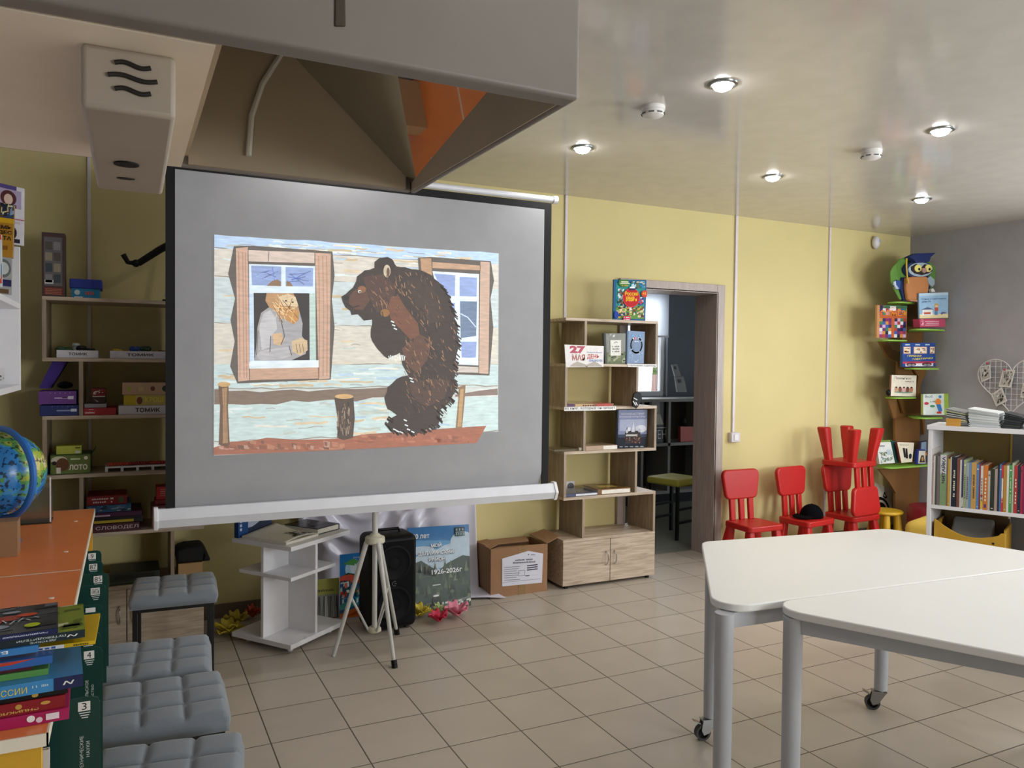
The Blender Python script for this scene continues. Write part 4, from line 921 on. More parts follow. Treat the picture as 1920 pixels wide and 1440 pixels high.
MB().slab(A, (0, .16, 0)).build('bag_body', mat('black_cloth', '#0b0b0d', .8, bump=.4, bscale=30), t, bevel=.012); MB().tube([(A[3].x+.005, 4.35, A[3].z-.02), (A[3].x+.012, 4.33, A[3].z-.05), (A[3].x+.005, 4.34, A[3].z-.075)], .004, 8).build('strap', BLACK, t)

# ============================================================ ORANGE CABINETS WITH BOOKS
def orange_unit(y0, y1, label):
    x0, x1, z = XL+.012, -.12, .80
    t = thing('low_bookcase', label, 'bookcase', ((x0+x1)/2, (y0+y1)/2, 0), 0, 'orange-topped low bookcases')
    tp = MB().box(x0, x1-.003, y0+.003, y1-.003, z-.022, z).build('top_panel', ORANGE, t)
    MB().box(x1-.003, x1, y0, y1, z-.022, z).box(x0, x1, y0, y0+.003, z-.022, z).box(x0, x1, y1-.003, y1, z-.022, z).build('edge_band', CREAM, tp)
    for yy in (y0+.004, y1-.022): lab(MB().box(x0, x1-.01, yy, yy+.018, .05, z-.022).build('end_panel', mat('yellow_laminate', '#cf9f2c', .4), t, bevel=.001), 'yellow end panel')
    for zz in (.05, .46): MB().box(x0, x1-.012, y0+.022, y1-.022, zz, zz+.018).build('shelf_board', CREAM, t)
    MB().box(x0, x0+.006, y0+.022, y1-.022, .068, z-.022).build('back_panel', CREAM, t)
    MB().box(x0+.02, x1-.04, y0+.02, y1-.02, 0, .05).build('plinth', CREAM, t)
    for fy in (.25, .75): MB().lathe([(.007, 0), (.007, .0012), (0, .0016)], (x1-.06, y0+(y1-y0)*fy, z), 14).build('screw_cap', CREAM, t)
    return t
orange_unit(1.53, 2.69, 'nearer orange-topped low bookcase with the book pile on its near end')
orange_unit(2.692, 3.78, 'farther orange-topped low bookcase carrying the globe and brown box')
# green section dividers standing out between the books
DIV = mat('dark_green_divider', '#0f3b34', .35)
def divider(x0, x1, ytop, no, label, words=None, marks=3, k=1.0):
    zt = .776; A = F(x0, ytop, zt); B = F(x1, ytop, zt); Y = A.y; zb = .482
    pts = [(-.30, zb), (B.x, zb), (B.x, zt-.014), (B.x-.004, zt-.004), (B.x-.014, zt), (-.30, zt)]
    o = MB().slab([(x, Y, z) for x, z in pts], (0, .003, 0)).build('shelf_divider', DIV)
    tag(o, label, 'shelf divider', 'green shelf dividers')
    a = Art(lambda u, v: (u, Y, v), (0, -1, 0)); s = .0205*k; lx = B.x-.017-s*1.15
    a.rect('#e6e4e0', lx, zt-.008-s, lx+s*1.15, zt-.008)
    if no: a.text('#23282a', no, lx+s*(.36 if len(no) < 2 else .12), zt-.008-s*.87, s*(.45 if len(no) < 2 else .9), s*.74, bold=.0)
    for i in range(marks): a.rect('#dfe3e0', lx+.0022*k+.0022*k*i, zt-.0125-s-.0052*k*i, lx+s*1.15-.0022*k*i, zt-.0107-s-.0052*k*i, True)
    a.k += .0002
    for i, w in enumerate(words or ()): a.text('#d8dcd8', w, lx+.009+.011*i, zt-.075-.0062*len(w)*(1 if i == 0 else 1.0)-(.0 if i == 0 else .012), .0062*len(w), .0062, rot=pi/2)
    a.build('number_label', o); return o
divider(131, 187, 1312, '3', 'green divider numbered 3 with ТЕХНИЧЕСКИЕ НАУКИ, nearest of the row', ['ТЕХНИЧЕСКИЕ', 'НАУКИ'], k=.9)
divider(159, 192, 1215, '4', 'green divider numbered 4 behind the number 3 divider', ['СЕЛЬСКОЕ', 'ХОЗЯЙСТВО'], k=.9)
divider(163, 189, 1187, '5', 'green divider numbered 5 just behind number 4', k=.95)
divider(161, 187, 1166, '63', 'green divider numbered 63 just behind number 5')
divider(160, 190, 1150, None, 'green divider with a cut-off label just behind number 63', None, 0)
divider(161, 192, 1135, None, 'green divider with half a white label, second behind number 63', None, 0)
divider(169, 199, 1098, 'языкозн', 'green divider with a small word on its label before number 85')
divider(172, 203, 1076, '85', 'green divider numbered 85 standing out farthest', None, 1)
divider(171, 193, 1053, '87', 'green divider numbered 87 behind number 85', None, 1)
divider(172, 190, 1033, '9', 'green divider numbered 9, farthest of the row')
# books between the dividers, spines towards the stools
ob = [  # y position, thickness, height, colour, label
    (1.565, .012, .25, '#26305a', 'navy book at the near end of the low bookcase'), (1.582, .010, .27, '#d8d4cc', 'white-spined book before the number 3 divider'), (1.60, .016, .24, '#3f5f9a', 'blue book touching the number 3 divider'),
    (1.74, .018, .285, '#d8cfc0', 'cream book with a black and red striped spine behind the number 3 divider'), (1.765, .014, .28, '#5a5a8a', 'grey-violet book behind the striped one'), (1.80, .02, .26, '#7a2f33', 'dark red book in the middle before the number 4 divider'), (1.85, .022, .25, '#3a6a5a', 'teal book before the number 4 divider'),
    (2.26, .016, .27, '#7d8a86', 'grey book just past the half-label divider'), (2.312, .02, .285, '#2f6fb0', 'blue book past the half-label divider'), (2.36, .014, .28, '#d8c8a8', 'cream book between the half-label and small-word dividers'), (2.42, .018, .275, '#3f7fc0', 'sky blue book before the number 85 divider'),
    (2.60, .016, .285, '#3a2a4a', 'dark violet book between dividers 85 and 87'), (2.63, .018, .28, '#c8c4bc', 'pale book between dividers 85 and 87'), (2.735, .02, .285, '#3f78b8', 'bright blue book between dividers 87 and 9'), (2.76, .014, .27, '#b8a890', 'tan book between dividers 87 and 9'),
    (3.065, .02, .28, '#c8a050', 'ochre book past the number 9 divider'), (3.10, .022, .285, '#b8c0c8', 'silver-grey book past the ochre one'), (3.2, .02, .27, '#5a6a7a', 'slate book at the far end of the low bookcase')]
def stripe(a):
    a.rect('#b8b0a4', .08, .05, .92, .97)
    for i in range(4): a.poly('#1a1618', [(.08, .93-.06*i), (.92, .88-.06*i), (.92, .85-.06*i), (.08, .905-.06*i)], True)
    a.k += .0002; a.rect('#b83038', .08, .34, .92, .40); a.rect('#b83038', .08, .24, .92, .3); a.rect('#3f6a78', .08, .1, .92, .22)
for i, (y, tt, h, c, lb) in enumerate(ob):
    spine_book(lb, tt, h, .16, c, (-.145+.014*((i*5) % 3-.4), y, .479), pi/2, 'books in the orange-topped bookcases', stripe if i == 3 else None)
# ---- globe, box, acrylic case
t = thing('globe', 'large blue globe with colourful continents on the orange top', 'globe', (-.36, 3.14, .80))
GC = V((-.388, 3.19, 1.043)); GRAD = .139
m = bpy.data.materials.new('globe_map'); m.use_nodes = True; nt = m.node_tree; pb = nt.nodes['Principled BSDF']
tc = nt.nodes.new('ShaderNodeTexCoord'); n1 = nt.nodes.new('ShaderNodeTexNoise'); n1.inputs['Scale'].default_value = 9; n1.inputs['Detail'].default_value = 4
r1 = nt.nodes.new('ShaderNodeValToRGB'); r1.color_ramp.interpolation = 'CONSTANT'
for i, (pp, c) in enumerate(((0, '#2f7fc4'), (.47, '#4a98d0'), (.5, '#5fa05a'), (.55, '#a8b848'), (.6, '#d8cf8a'), (.66, '#d8d8cc'))):
    e = r1.color_ramp.elements[i] if i < 2 else r1.color_ramp.elements.new(pp)
    e.position = pp; e.color = (*lin(c), 1)
n2 = nt.nodes.new('ShaderNodeTexNoise'); n2.inputs['Scale'].default_value = 75; n2.inputs['Detail'].default_value = 1
r2 = nt.nodes.new('ShaderNodeValToRGB'); r2.color_ramp.elements[0].position = .36; r2.color_ramp.elements[1].position = .42; r2.color_ramp.elements[0].color = (.06, .06, .05, 1); r2.color_ramp.elements[1].color = (1, 1, 1, 1)
mx = nt.nodes.new('ShaderNodeMix'); mx.data_type = 'RGBA'; mx.blend_type = 'MULTIPLY'; mx.inputs['Factor'].default_value = .85
for nn in (n1, n2): nt.links.new(tc.outputs['Object'], nn.inputs['Vector'])
nt.links.new(n1.outputs['Fac'], r1.inputs['Fac']); nt.links.new(n2.outputs['Fac'], r2.inputs['Fac']); nt.links.new(r1.outputs['Color'], mx.inputs['A']); nt.links.new(r2.outputs['Color'], mx.inputs['B']); nt.links.new(mx.outputs['Result'], pb.inputs['Base Color']); pb.inputs['Roughness'].default_value = .25
MB().ball(GC, GRAD, 48).build('sphere', m, t)
BLUEP = mat('clear_blue_plastic', '#2a6fc0', .2, spec=.6)
vdir = V((cos(radians(-35)), sin(radians(-35)), 0))
arc = [GC+(V((0, 0, 1))*cos(a2)+vdir*sin(a2)*.42+V((.42, -.9, 0)).normalized()*sin(a2)*.9)*(GRAD+.014) for a2 in [pi*k/24 for k in range(25)]]
MB().tube(arc, .011, 10).build('meridian_arm', BLUEP, t)
MB().lathe([(.06, .80), (.058, .812), (.04, .83), (.022, .85), (.018, .91)], (GC.x, GC.y, .0004), 24).build('stand', BLUEP, t)
t = thing('brown_carton', 'small plain brown carton on the orange top in front of the globe', 'carton', (-.39, 2.98, .80))
b = MB().box(-.53, -.315, 2.955, 3.03, .80, .91).build('box_body', mat('plain_brown_card', '#94714f', .7), t, bevel=.001)
MB().box(-.53, -.3145, 2.953, 3.032, .91, .914).build('lid', mat('plain_brown_card', '#94714f', .7), t, bevel=.001)
t = thing('acrylic_stand', 'smoky clear acrylic holder standing on the orange top behind the globe', 'holder', (-.33, 3.55, .80))
AC = mat('smoky_acrylic', '#a8b0a8', .05, trans=.9, alpha=.5)
MB().box(-.40, -.262, 3.5, 3.504, .80, .98).build('front_sheet', AC, t, bevel=.001); MB().box(-.40, -.262, 3.504, 3.6, .80, .806).build('base_sheet', mat('dark_acrylic', '#23261f', .2), t); MB().box(-.40, -.262, 3.6, 3.604, .80, .93).build('back_sheet', AC, t)
MB().box(-.267, -.262, 3.4975, 3.4995, .806, .98).build('bright_edge', WHITE, t)

# ---- the pile of books on the near end
PG = 'pile of books on the orange top'
R = {'n': (lambda c, w, x, y, ww, h: (lambda a: a.text(c, w, x, y, ww, h))), 'i': (lambda c, w, x, y, ww, h: (lambda a: a.text(c, w, x+ww, y+h, ww, h, rot=pi)))}
def inv(a, c, w, x, y, ww, h):          # lettering upside down, as the books lie
    vs, fs, (a0, a1, b0, b1) = text_mesh(w, .02); cc = lin(c)
    nv = [a.bm.verts.new(a.pt(x+ww-(p-a0)/(a1-a0)*ww, y+h-(q-b0)/(b1-b0)*h)) for p, q in vs]
    for f in fs: a._face([nv[i] for i in f], cc)
    a.k += a.step
def curl(a, x, c='#e6e6e2'): a.line(c, [(x-.03, .35), (x-.015, .65), (x, .5), (x+.015, .35), (x+.03, .65)], .012, False)
pile = [  # right end x, near y, thickness, colour, rz, label, spine art
    (-.092, 1.555, .020, '#a81c58', .04, 'magenta encyclopedia at the bottom of the pile', lambda a: (a.disc('#e8c040', .53, .5, .028, .36), a.disc('#a81c58', .53, .5, .016, .2), a.rect('#e8d8e0', .86, .25, .94, .8), a.disc('#f0f0f0', .77, .6, .025, .3), a.disc('#e0d0d8', .82, .4, .02, .25))),
    (-.098, 1.56, .022, '#8a1a24', .05, 'dark red encyclopedia with gilt lettering above the magenta one', lambda a: (inv(a, '#d8b860', 'ЭНЦИКЛОПЕДИЯ', .42, .18, .42, .22), a.text('#e0c060', 'ТТ', .44, .55, .1, .35), a.disc('#c89a48', .72, .65, .02, .2), a.disc('#c89a48', .88, .65, .03, .14))),
    (-.094, 1.565, .012, '#0d0d10', .06, 'plain black book above the dark red encyclopedia', lambda a: a.disc('#c8a850', .8, .5, .02, .3)),
    (-.070, 1.555, .022, '#3f88c0', .07, 'thick blue book lettered РОССИИ with a navy end', lambda a: (a.rect('#1c2450', .82, 0, 1, 1), a.text('#e0d060', 'Н РОССИИ', .38, .2, .28, .5), a.text('#b8d8e8', '~9', .69, .5, .1, .2), curl(a, .91))),
    (-.125, 1.575, .011, '#5f9a50', .04, 'thin green and blue book above the thick blue one', lambda a: (a.rect('#2f5fae', .2, 0, .62, 1), a.text('#f0f0f0', '~8', .38, .2, .25, .6))),
    (-.15, 1.58, .009, '#5a2238', .02, 'cream-paged purple book in the middle of the pile', lambda a: a.rect('#d8c890', .2, .1, .8, .85)),
    (-.118, 1.57, .014, '#2f62a8', .06, 'blue and red picture book above the purple one', lambda a: (a.poly('#c0402f', [(.4, .95), (.9, .95), (.75, .55), (.45, .5)]), a.poly('#e0a890', [(.5, .8), (.7, .9), (.65, .7)]))),
    (-.052, 1.60, .007, '#d8b41c', -.02, 'yellow and white booklet poking out right of the pile', lambda a: (a.rect('#e4e8ee', .62, .05, .8, .95), a.text('#3a62a8', '~3', .64, .2, .12, .6), a.text('#6a5a10', '~7', .86, .2, .1, .5))),
    (-.14, 1.575, .012, '#3a7fc0', .05, 'blue book with white upside-down БАЙКАЛ on the spine', lambda a: inv(a, '#f0f4f4', 'БАЙКАЛ –', .46, .2, .36, .6)),
    (-.068, 1.585, .014, '#1c2c34', .06, 'dark guidebook with a green cover near the top of the pile', lambda a: (inv(a, '#d0d8d8', 'ПУТЕВОДИТЕЛИ', .58, .5, .3, .3), inv(a, '#d0d8d8', 'ДЕТСКИЕ', .66, .12, .16, .25), curl(a, .92))),
    (-.11, 1.58, .010, '#1c2450', .07, 'navy encyclopedia with red birds on the cover, topmost of the pile', lambda a: inv(a, '#c8d0e8', 'энциклопедия обо всём на свете', .3, .3, .64, .4))]
z = .8006
def top_green(a): a.rect('#8a9a3a', 0, 0, 1, 1); speckle(a, ['#a8b44a', '#6f7f2a', '#d8dcb0', '#5f7030'], 26, .55, .02, 1, 1, .04, .14)
def top_dark(a):
    a.rect('#3a3d44', 0, 0, 1, 1); speckle(a, ['#4a4f58', '#2a2c32', '#6a7078'], 30, 0, 0, 1, 1, .06, .2)
    for x, y, w, h, c in ((.55, .45, .2, .22, '#c8401f'), (.68, .55, .16, .2, '#b03a24'), (.62, .25, .16, .14, '#8a9aa8'), (.84, .2, .1, .14, '#c0d020'), (.45, .2, .08, .1, '#b8c820'), (.8, .6, .14, .12, '#d8502a'), (.7, .75, .12, .08, '#9aa4ac')): a.disc(c, x, y, w/2, h/2)
    for k in range(8): a.line('#e0e4e6', [(.5+.05*k, .3+.06*(k % 4)), (.53+.05*k, .36+.06*(k % 3))], .008)
for i, (xr, y, tt, c, rz, lb, sp) in enumerate(pile):
    w = .25; flat_book(lb, w, .17, tt, c, (xr-w*cos(rz), y-w*sin(rz)+.02, z), rz, PG, sp, {9: top_green, 10: top_dark}.get(i)); z += tt+.0004
# ============================================================ WHITE WALL SHELF AT THE LEFT EDGE
t = thing('wall_shelf', 'white open wall shelf at the far left edge holding picture books', 'wall shelf', (XL+.13, 2.6, 1.33))
yF = 3.0; xf = -.31
MB().box(XL, xf, yF, yF+.018, 1.335, 1.80).build('end_panel', WHITE, t, bevel=.001)
for z0, nm in ((1.335, 'lower_board'), (1.598, 'upper_board')): MB().box(XL, xf, 1.9, yF, z0, z0+.018).build(nm, WHITE, t, bevel=.001)
MB().box(XL, XL+.006, 1.9, yF, 1.353, 1.80).build('back_panel', WHITE, t)
def d_sem(a):
    a.rect('#b8842a', 0, 0, 1, 1); a.rect('#3a4a6a', 0, .72, 1, 1); speckle(a, ['#c8b890', '#2a3040', '#8aa0c0', '#e8dca8', '#5a4a3a'], 50, 0, .72, 1, 1, .06, .2); a.rect('#d8a820', 0, .64, 1, .73)
    a.text('#2a2016', 'СЕМЬ', .2, .52, .72, .08, bold=.03); a.text('#2a2016', 'ЧУДЕС', .1, .42, .85, .08, bold=.03); a.text('#2a2016', 'СВЕТА', .15, .32, .78, .08, bold=.03); a.rect('#8a5a1a', .3, .14, .8, .22)
WG = 'books on the white wall shelf'
px_book('ochre book titled СЕМЬ ЧУДЕС СВЕТА on the white wall shelf', (-26, 480), (24, 484), (27, 384), (-26, 376), .02, (0, -1, 0), (0, 2.93, 0), '#8a641f', WG, d_sem, m=GLOSS)
px_book('grey book with a round picture in front of the ochre book', (-26, 548), (21, 553), (22, 484), (-26, 478), .015, (0, -1, 0), (0, 2.90, 0), '#9a9a98', WG, lambda a: (a.rect('#a8a8a8', 0, 0, 1, 1), a.disc('#6a7070', .68, .7, .3, .25), a.disc('#c8ccc8', .68, .7, .22, .17), a.rect('#2a2a60', .3, .22, 1, .4), a.rect('#6a5030', .2, .02, .9, .14)))
px_book('colourful blue and orange booklet at the photo\'s left edge on the wall shelf', (-40, 536), (4, 538), (3, 440), (-40, 434), .01, (0, -1, 0), (0, 2.82, 0), '#d8e0e0', WG, lambda a: speckle(a, ['#d8502a', '#e8a030', '#3a8ac0', '#f0f0e8', '#b83038'], 40, 0, 0, 1, 1, .1, .3))
px_book('small printed card at the lower compartment of the white wall shelf', (-20, 718), (9, 716), (8, 690), (-20, 690), .002, (0, -1, 0), (0, 2.8, 0), '#dcdcdc', WG, lambda a: speckle(a, ['#4a4a4a', '#8a8a8a'], 12, .5, .1, .95, .6, .05, .15), name='card', cat='card')
def d_manga(a):
    a.rect('#e6e4ea', 0, 0, 1, 1); a.rect('#5a4a8a', 0, .93, .8, 1); a.rect('#b8a8c8', .08, .62, .92, .93); a.disc('#5a2a2a', .6, .78, .2, .13); a.disc('#e8c8b8', .6, .76, .11, .09); a.rect('#7a3a4a', .4, .62, .8, .68); a.text('#a8303a', 'ого', .45, .54, .25, .05); a.text('#a82830', 'ИЯ', .45, .46, .3, .07, bold=.04); a.rect('#c0505a', 0, .43, 1, .445); a.rect('#d8c8d0', .45, .36, .9, .4); a.disc('#2a2026', .6, .2, .22, .14); a.disc('#d8c0b4', .58, .22, .1, .07); a.rect('#2a2a38', .3, .03, .9, .1)
sheet('comic_poster', 'black, white and red comic poster sheet behind the white wall shelf books', 'poster', [W(x, y, 3.03) for x, y in ((-30, 452), (45, 461), (46, 354), (-30, 336))], (0, -1, 0), '#e6e4ea', None, d_manga)

# ============================================================ STOOLS
def stool(loc, rz, label):
    t = thing('stool', label, 'stool', loc, rz, 'grey quilted stools')
    h = .17
    def top(u, v):
        x, y = (u-.5)*2*h, (v-.5)*2*h
        f = 1.0
        for w in (u, v):
            d = min(abs(w-k/3) for k in range(4))*3
            f = min(f, 1-max(0, 1-d/.14)**2*.8)
        e = min(u, 1-u, v, 1-v)
        dome = (abs(sin(u*3*pi))*abs(sin(v*3*pi)))**.4
        return V((x, y, .4355+.007*f+.0075*dome-(.006 if e < .001 else 0)))
    b = MB().grid(top, 36, 36)
    P = [V((-h, -h, 0)), V((h, -h, 0)), V((h, h, 0)), V((-h, h, 0))]
    for i in range(4):
        p, q = P[i], P[(i+1) % 4]; o = V((p.x+q.x, p.y+q.y, 0)).normalized()
        b.grid(lambda u, v: p.lerp(q, u)+o*.009*sin(pi*v)*min(1, 8*min(u, 1-u))+V((0, 0, .392+.0386*v)), 36, 5)
    b.fc(b.vs([q+V((0, 0, .392)) for q in P]))
    bmesh.ops.remove_doubles(b.bm, verts=b.bm.verts, dist=.004)
    b.build('seat_cushion', GREYFAB, t, local=True, smooth=75)
    L = .15
    for sx in (-1, 1):
        for sy in (-1, 1): MB().box(sx*L-.01, sx*L+.01, sy*L-.01, sy*L+.01, 0, .376).build('leg', BLACKM, t, local=True, bevel=.001)
    for s in (-1, 1):
        MB().box(-L-.01, L+.01, s*L-.01, s*L+.01, .376, .392).build('rail', BLACKM, t, local=True)
        MB().box(s*L-.01, s*L+.01, -L+.01, L-.01, .376, .392).build('rail', BLACKM, t, local=True)
    return t
s0 = stool((.085, 2.045, 0), -.14, 'grey quilted stool nearest the camera, cut by the photo\'s lower edge')
dup(s0, (.095, 2.49, 0), -.03, 'grey quilted stool in the middle of the row beside the low bookcase')
dup(s0, (.085, 2.87, 0), -.08, 'grey quilted stool third in the row, in front of the darker one')
dup(s0, (.19, 3.76, 0), -.06, 'darker shaded quilted stool standing apart before the oak unit doors')

# ============================================================ WHITE CORNER DISPLAY SHELF
da, db = V((cos(radians(38)), sin(radians(38)), 0)), V((cos(radians(126)), sin(radians(126)), 0))
C0 = V((.717, 3.868, 0))
t = thing('display_stand', 'white crossed-panel display stand with three square shelves under the screen', 'display stand', tuple(C0+da*.2+db*.2))
for z0, s1, s2, th, nm in ((.03, .42, .40, .024, 'base_board'), (.366, .34, .35, .018, 'middle_shelf'), (.513, .46, .40, .022, 'top_shelf')):
    MB().obox(C0+V((0, 0, z0)), da*s1, db*s2, (0, 0, th)).build(nm, WHITE, t, bevel=.001)
CC = C0+da*.20+db*.2
for z0, z1 in ((.054, .366), (.384, .513)):
    for d, o in ((da, db), (db, da)): MB().obox(CC-d*.19-o*.008+V((0, 0, z0)), d*.37, o*.016, (0, 0, z1-z0)).build('cross_panel', WHITE, t)
for i, j in ((.06, .06), (.36, .06), (.06, .34), (.36, .34)): MB().lathe([(.014, 0), (.014, .03)], tuple(C0+da*i+db*j), 12).build('foot', STEEL_W, t)
TZ = .5355
px_book('blue book with a lake picture standing at the back of the white display stand', *[C0+db*.366+da*s_+V((0, 0, TZ+h_)) for s_, h_ in ((.01, .0), (.25, .0), (.25, .17), (.01, .17))], .028, tuple(-db), (0, 4.30, .5), '#17386a', draw=lambda a: (a.rect('#1c4a86', 0, 0, .28, 1), a.rect('#b8c4d8', .28, .25, .95, 1), a.poly('#28324a', [(.28, .2), (.5, .3), (.7, .42), (.95, .55), (.95, 0), (.28, 0)]), a.text('#c8d4e8', '~5', .1, .2, .6, .06, rot=pi/2)))
t = thing('magazine', 'open black-and-white magazine lying on the white display stand', 'magazine', tuple(C0+da*.15+db*.25+V((0, 0, TZ))))
O = C0+da*.02+db*.05+V((0, 0, TZ))
MB().obox(O, da*.24, db*.30, (0, 0, .012)).build('page_block', PAPER, t)
def page(u, v):
    p = O+da*(.24*u)+db*(.3*v); return p+V((0, 0, .0125+.05*max(0, (v-.45))**1.2*u+.012*sin(u*pi)*(1-v)))
MB().grid(page, 14, 14).build('open_page', PAPER, t, solid=.0012)
a = Art(lambda u, v: page(u, v)+V((0, 0, .001)), (0, 0, 1)); speckle(a, ['#3a3c40', '#8a8c8a', '#c8c8c0', '#5a5c58'], 34, .35, .03, .97, .45, .04, .14); a.build('picture', t, GLOSS)
o = flat_book('thick glossy black book lying on the magazine on the white display stand', .235, .17, .03, '#101114', tuple(C0+da*.09+db*.03+V((0, 0, TZ+.0265))), radians(126), 'books on the white display stand', None, lambda a: (a.rect('#16171b', 0, 0, 1, 1), speckle(a, ['#3c3e44', '#25272c', '#6a6c70'], 18, .2, .2, .8, .9, .05, .2)))
o.location = tuple(C0+da*.445+db*.06+V((0, 0, TZ+.0005))); o.rotation_euler = (0, 0, radians(126))

# ============================================================ SATIN DRAPE, POSTERS, SPEAKER, PAPER FLOWERS
def drape(u, v):
    x = .88+1.11*u; t2 = v
    if t2 < .8:
        z = .80-(.80-.03)*(t2/.8); k = t2/.8
        y = 4.585-.02-.06*k**2
        y -= .016*(1+sin(u*40+2*sin(u*11)))*(.5+.5*k)
        d = math.hypot((x-1.30)/1.0, (z-.86)/1.15)
        sw = max(0, 1-abs(d-.36)/.2)
        y -= .045*sw*(.5+.5*sin(d*52+1.5*sin(x*9)))**2
    else:
        k = (t2-.8)/.2; z = .028-.02*k+.006*sin(u*40)*(1-k)+.004*(1+sin(u*23+6*k)); y = 4.505-.032*(.5+.5*sin(u*40+2*sin(u*11)))*(1-k)-(.03+.20*u**3)*k
        x += .09*k*u**6
    return V((x, y, z))
tag(MB().grid(drape, 150, 90).build('satin_drape', SATIN, solid=.0015, smooth=80), 'white satin cloth hung on the wall and spilling onto the floor below the screen', 'drape')
LN = V((-.02, -.94, .34))
def d_zal(a):
    a.poly('#5f9ac8', [(0, .45), (1, .45), (1, 1), (0, 1)]); a.poly('#3f78ae', [(0, .85), (.6, .82), (1, .78), (1, 1), (0, 1)])
    for x, y, rx, ry in ((.75, .62, .35, .16), (.4, .6, .3, .12), (.88, .78, .2, .14), (.2, .72, .22, .05)): a.disc('#b8ccdc', x, y, rx, ry, 18)
    a.poly('#33463c', [(0, .3), (0, .62), (.06, .64), (.12, .58), (.2, .6), (.34, .52), (.48, .46), (.62, .54), (.75, .58), (.88, .62), (1, .6), (1, 0), (0, 0)])
    for k in range(60):
        x = random.uniform(0, 1); y = random.uniform(.08, .46); h = random.uniform(.06, .15); a.poly(random.choice(['#28382c', '#34483a', '#42563f', '#202e26', '#55664c', '#6a7458']), [(max(0, x-.035), y), (min(1, x+.035), y), (x, y+h)], k % 8 != 7)
    for k in range(14):
        x = random.uniform(0, .42); h = random.uniform(.08, .14); y = .5-.25*x; a.poly('#26342a', [(max(0, x-.03), y), (x+.03, y), (x, y+h)], k != 13)
    a.poly('#6a746c', [(0, 0), (.6, .03), (1, .09), (1, .12), (.5, .07), (0, .04)])
    speckle(a, ['#c8ccc8', '#3a4a44', '#8a948c'], 30, 0, .0, 1, .09, .02, .09); a.disc('#e8ece8', .42, .17, .05, .012); a.rect('#d8dcd8', .37, .29, .5, .3); a.rect('#1f2b24', .36, .06, .5, .15)
    a.text('#e8eef4', '100 лет', .04, .86, .30, .06, bold=.02)
    for c, dx in (('#2f4a63', .006), ('#eef2f6', 0)):
        a.text(c, 'МОЙ', .36+dx, .745-dx, .17, .055, bold=.03); a.text(c, 'ЗАЛАРИНСКИЙ', .16+dx, .655-dx, .57, .06, bold=.03); a.text(c, 'РАЙОН', .32+dx, .575-dx, .27, .06, bold=.03)
    a.text('#eef2f4', '1926-2026г', .36, .42, .5, .058, bold=.02)
    a.rect('#22323a', .76, .86, .92, .97); [a.rect('#9ab0b4', .775+.03*i, .87, .79+.03*i, .9, True) for i in range(5)]; [a.rect('#8aa0a4', .775+.05*i, .925, .80+.05*i, .955, True) for i in range(3)]; a.k += .0002; a.rect('#b8c8cc', .77, .905, .91, .912)
px = px_book
px('large poster МОЙ ЗАЛАРИНСКИЙ РАЙОН with sky and forest leaning on the satin cloth', (769, 1152), (883, 1135), (879, 983), (764, 990), .006, LN, (1.75, 4.25, 0), '#2f4438', None, d_zal, 'poster', 'poster', GLOSS)
def d_dan(a):
    a.rect('#2f7fc4', 0, .62, 1, 1); a.disc('#bfe0f4', .5, .75, .3, .16); a.disc('#e8f6fc', .52, .78, .14, .1); a.poly('#58a05a', [(.1, .84), (.6, .8), (.7, .87), (.5, .92)]); a.text('#e8f0f8', 'Залари', .5, .91, .42, .035); a.text('#f0f4f8', '~4', .55, .8, .3, .035); a.poly('#2a5a3a', [(0, .64), (.3, .7), (.6, .66), (1, .7), (1, .58), (0, .58)])
    a.disc('#d85a48', .3, .6, .34, .07); a.disc('#c84a3c', .78, .6, .2, .05); speckle(a, ['#c8d8d0', '#3a7a5a', '#e8e4d8', '#d87060', '#2a4a5a', '#c03a30'], 60, 0, .3, 1, .58, .05, .14); a.poly('#3aa0a0', [(0, .2), (.5, .3), (1, .33), (1, .22), (.4, .16), (0, .12)]); speckle(a, ['#e8f0f0', '#2a6aa0', '#60b0c8'], 20, .02, .2, .9, .3, .05, .14); a.poly('#c86a28', [(0, 0), (1, 0), (1, .16), (.6, .15), (.25, .1), (0, .06)]); a.poly('#a04a20', [(.2, .02), (.7, .04), (.6, .1)])
px('tall blue and red poster of dancers leaning beside the black loudspeaker', (637, 1160), (692, 1154), (686, 1035), (637, 1040), .004, LN, (1.12, 4.30, 0), '#2a5a8a', 'leaflets leaning on the satin cloth', d_dan, 'poster', 'poster', GLOSS)
def d_for(a):
    a.rect('#a8a84a', 0, .6, 1, 1); a.text('#4a4a1a', '~10', .1, .68, .7, .06); a.rect('#8a8c88', 0, 0, 1, .6)
    for k in range(14): x = .04+.068*k; a.line(random.choice(['#2e2a2a', '#4a4644', '#c8c8c4']), [(x, .03), (x+random.uniform(-.04, .06), .56)], random.uniform(.015, .05), k != 13)
    a.rect('#6a3a34', 0, 0, 1, .03)
px('olive and grey tree picture leaning behind the white display stand', (590, 1163), (636, 1158), (636, 1083), (590, 1087), .004, LN, (1.0, 4.34, 0), '#8a8a4a', 'leaflets leaning on the satin cloth', d_for, 'poster', 'poster')
t = thing('loudspeaker', 'black tall portable loudspeaker with two round drivers behind the tripod', 'loudspeaker', (1.275, 4.10, 0), .06)
SPK = mat('black_speaker_plastic', '#050507', .5, spec=.25); GRL = mat('speaker_grille', '#06070a', .7, spec=.2, bump=.5, bscale=700)
MB().box(-.135, .135, -.10, .10, .012, .515).build('cabinet', SPK, t, bevel=.035, seg=5, local=True)
MB().box(-.112, .112, -.104, -.100, .04, .485).build('front_grille', GRL, t, bevel=.002, local=True)
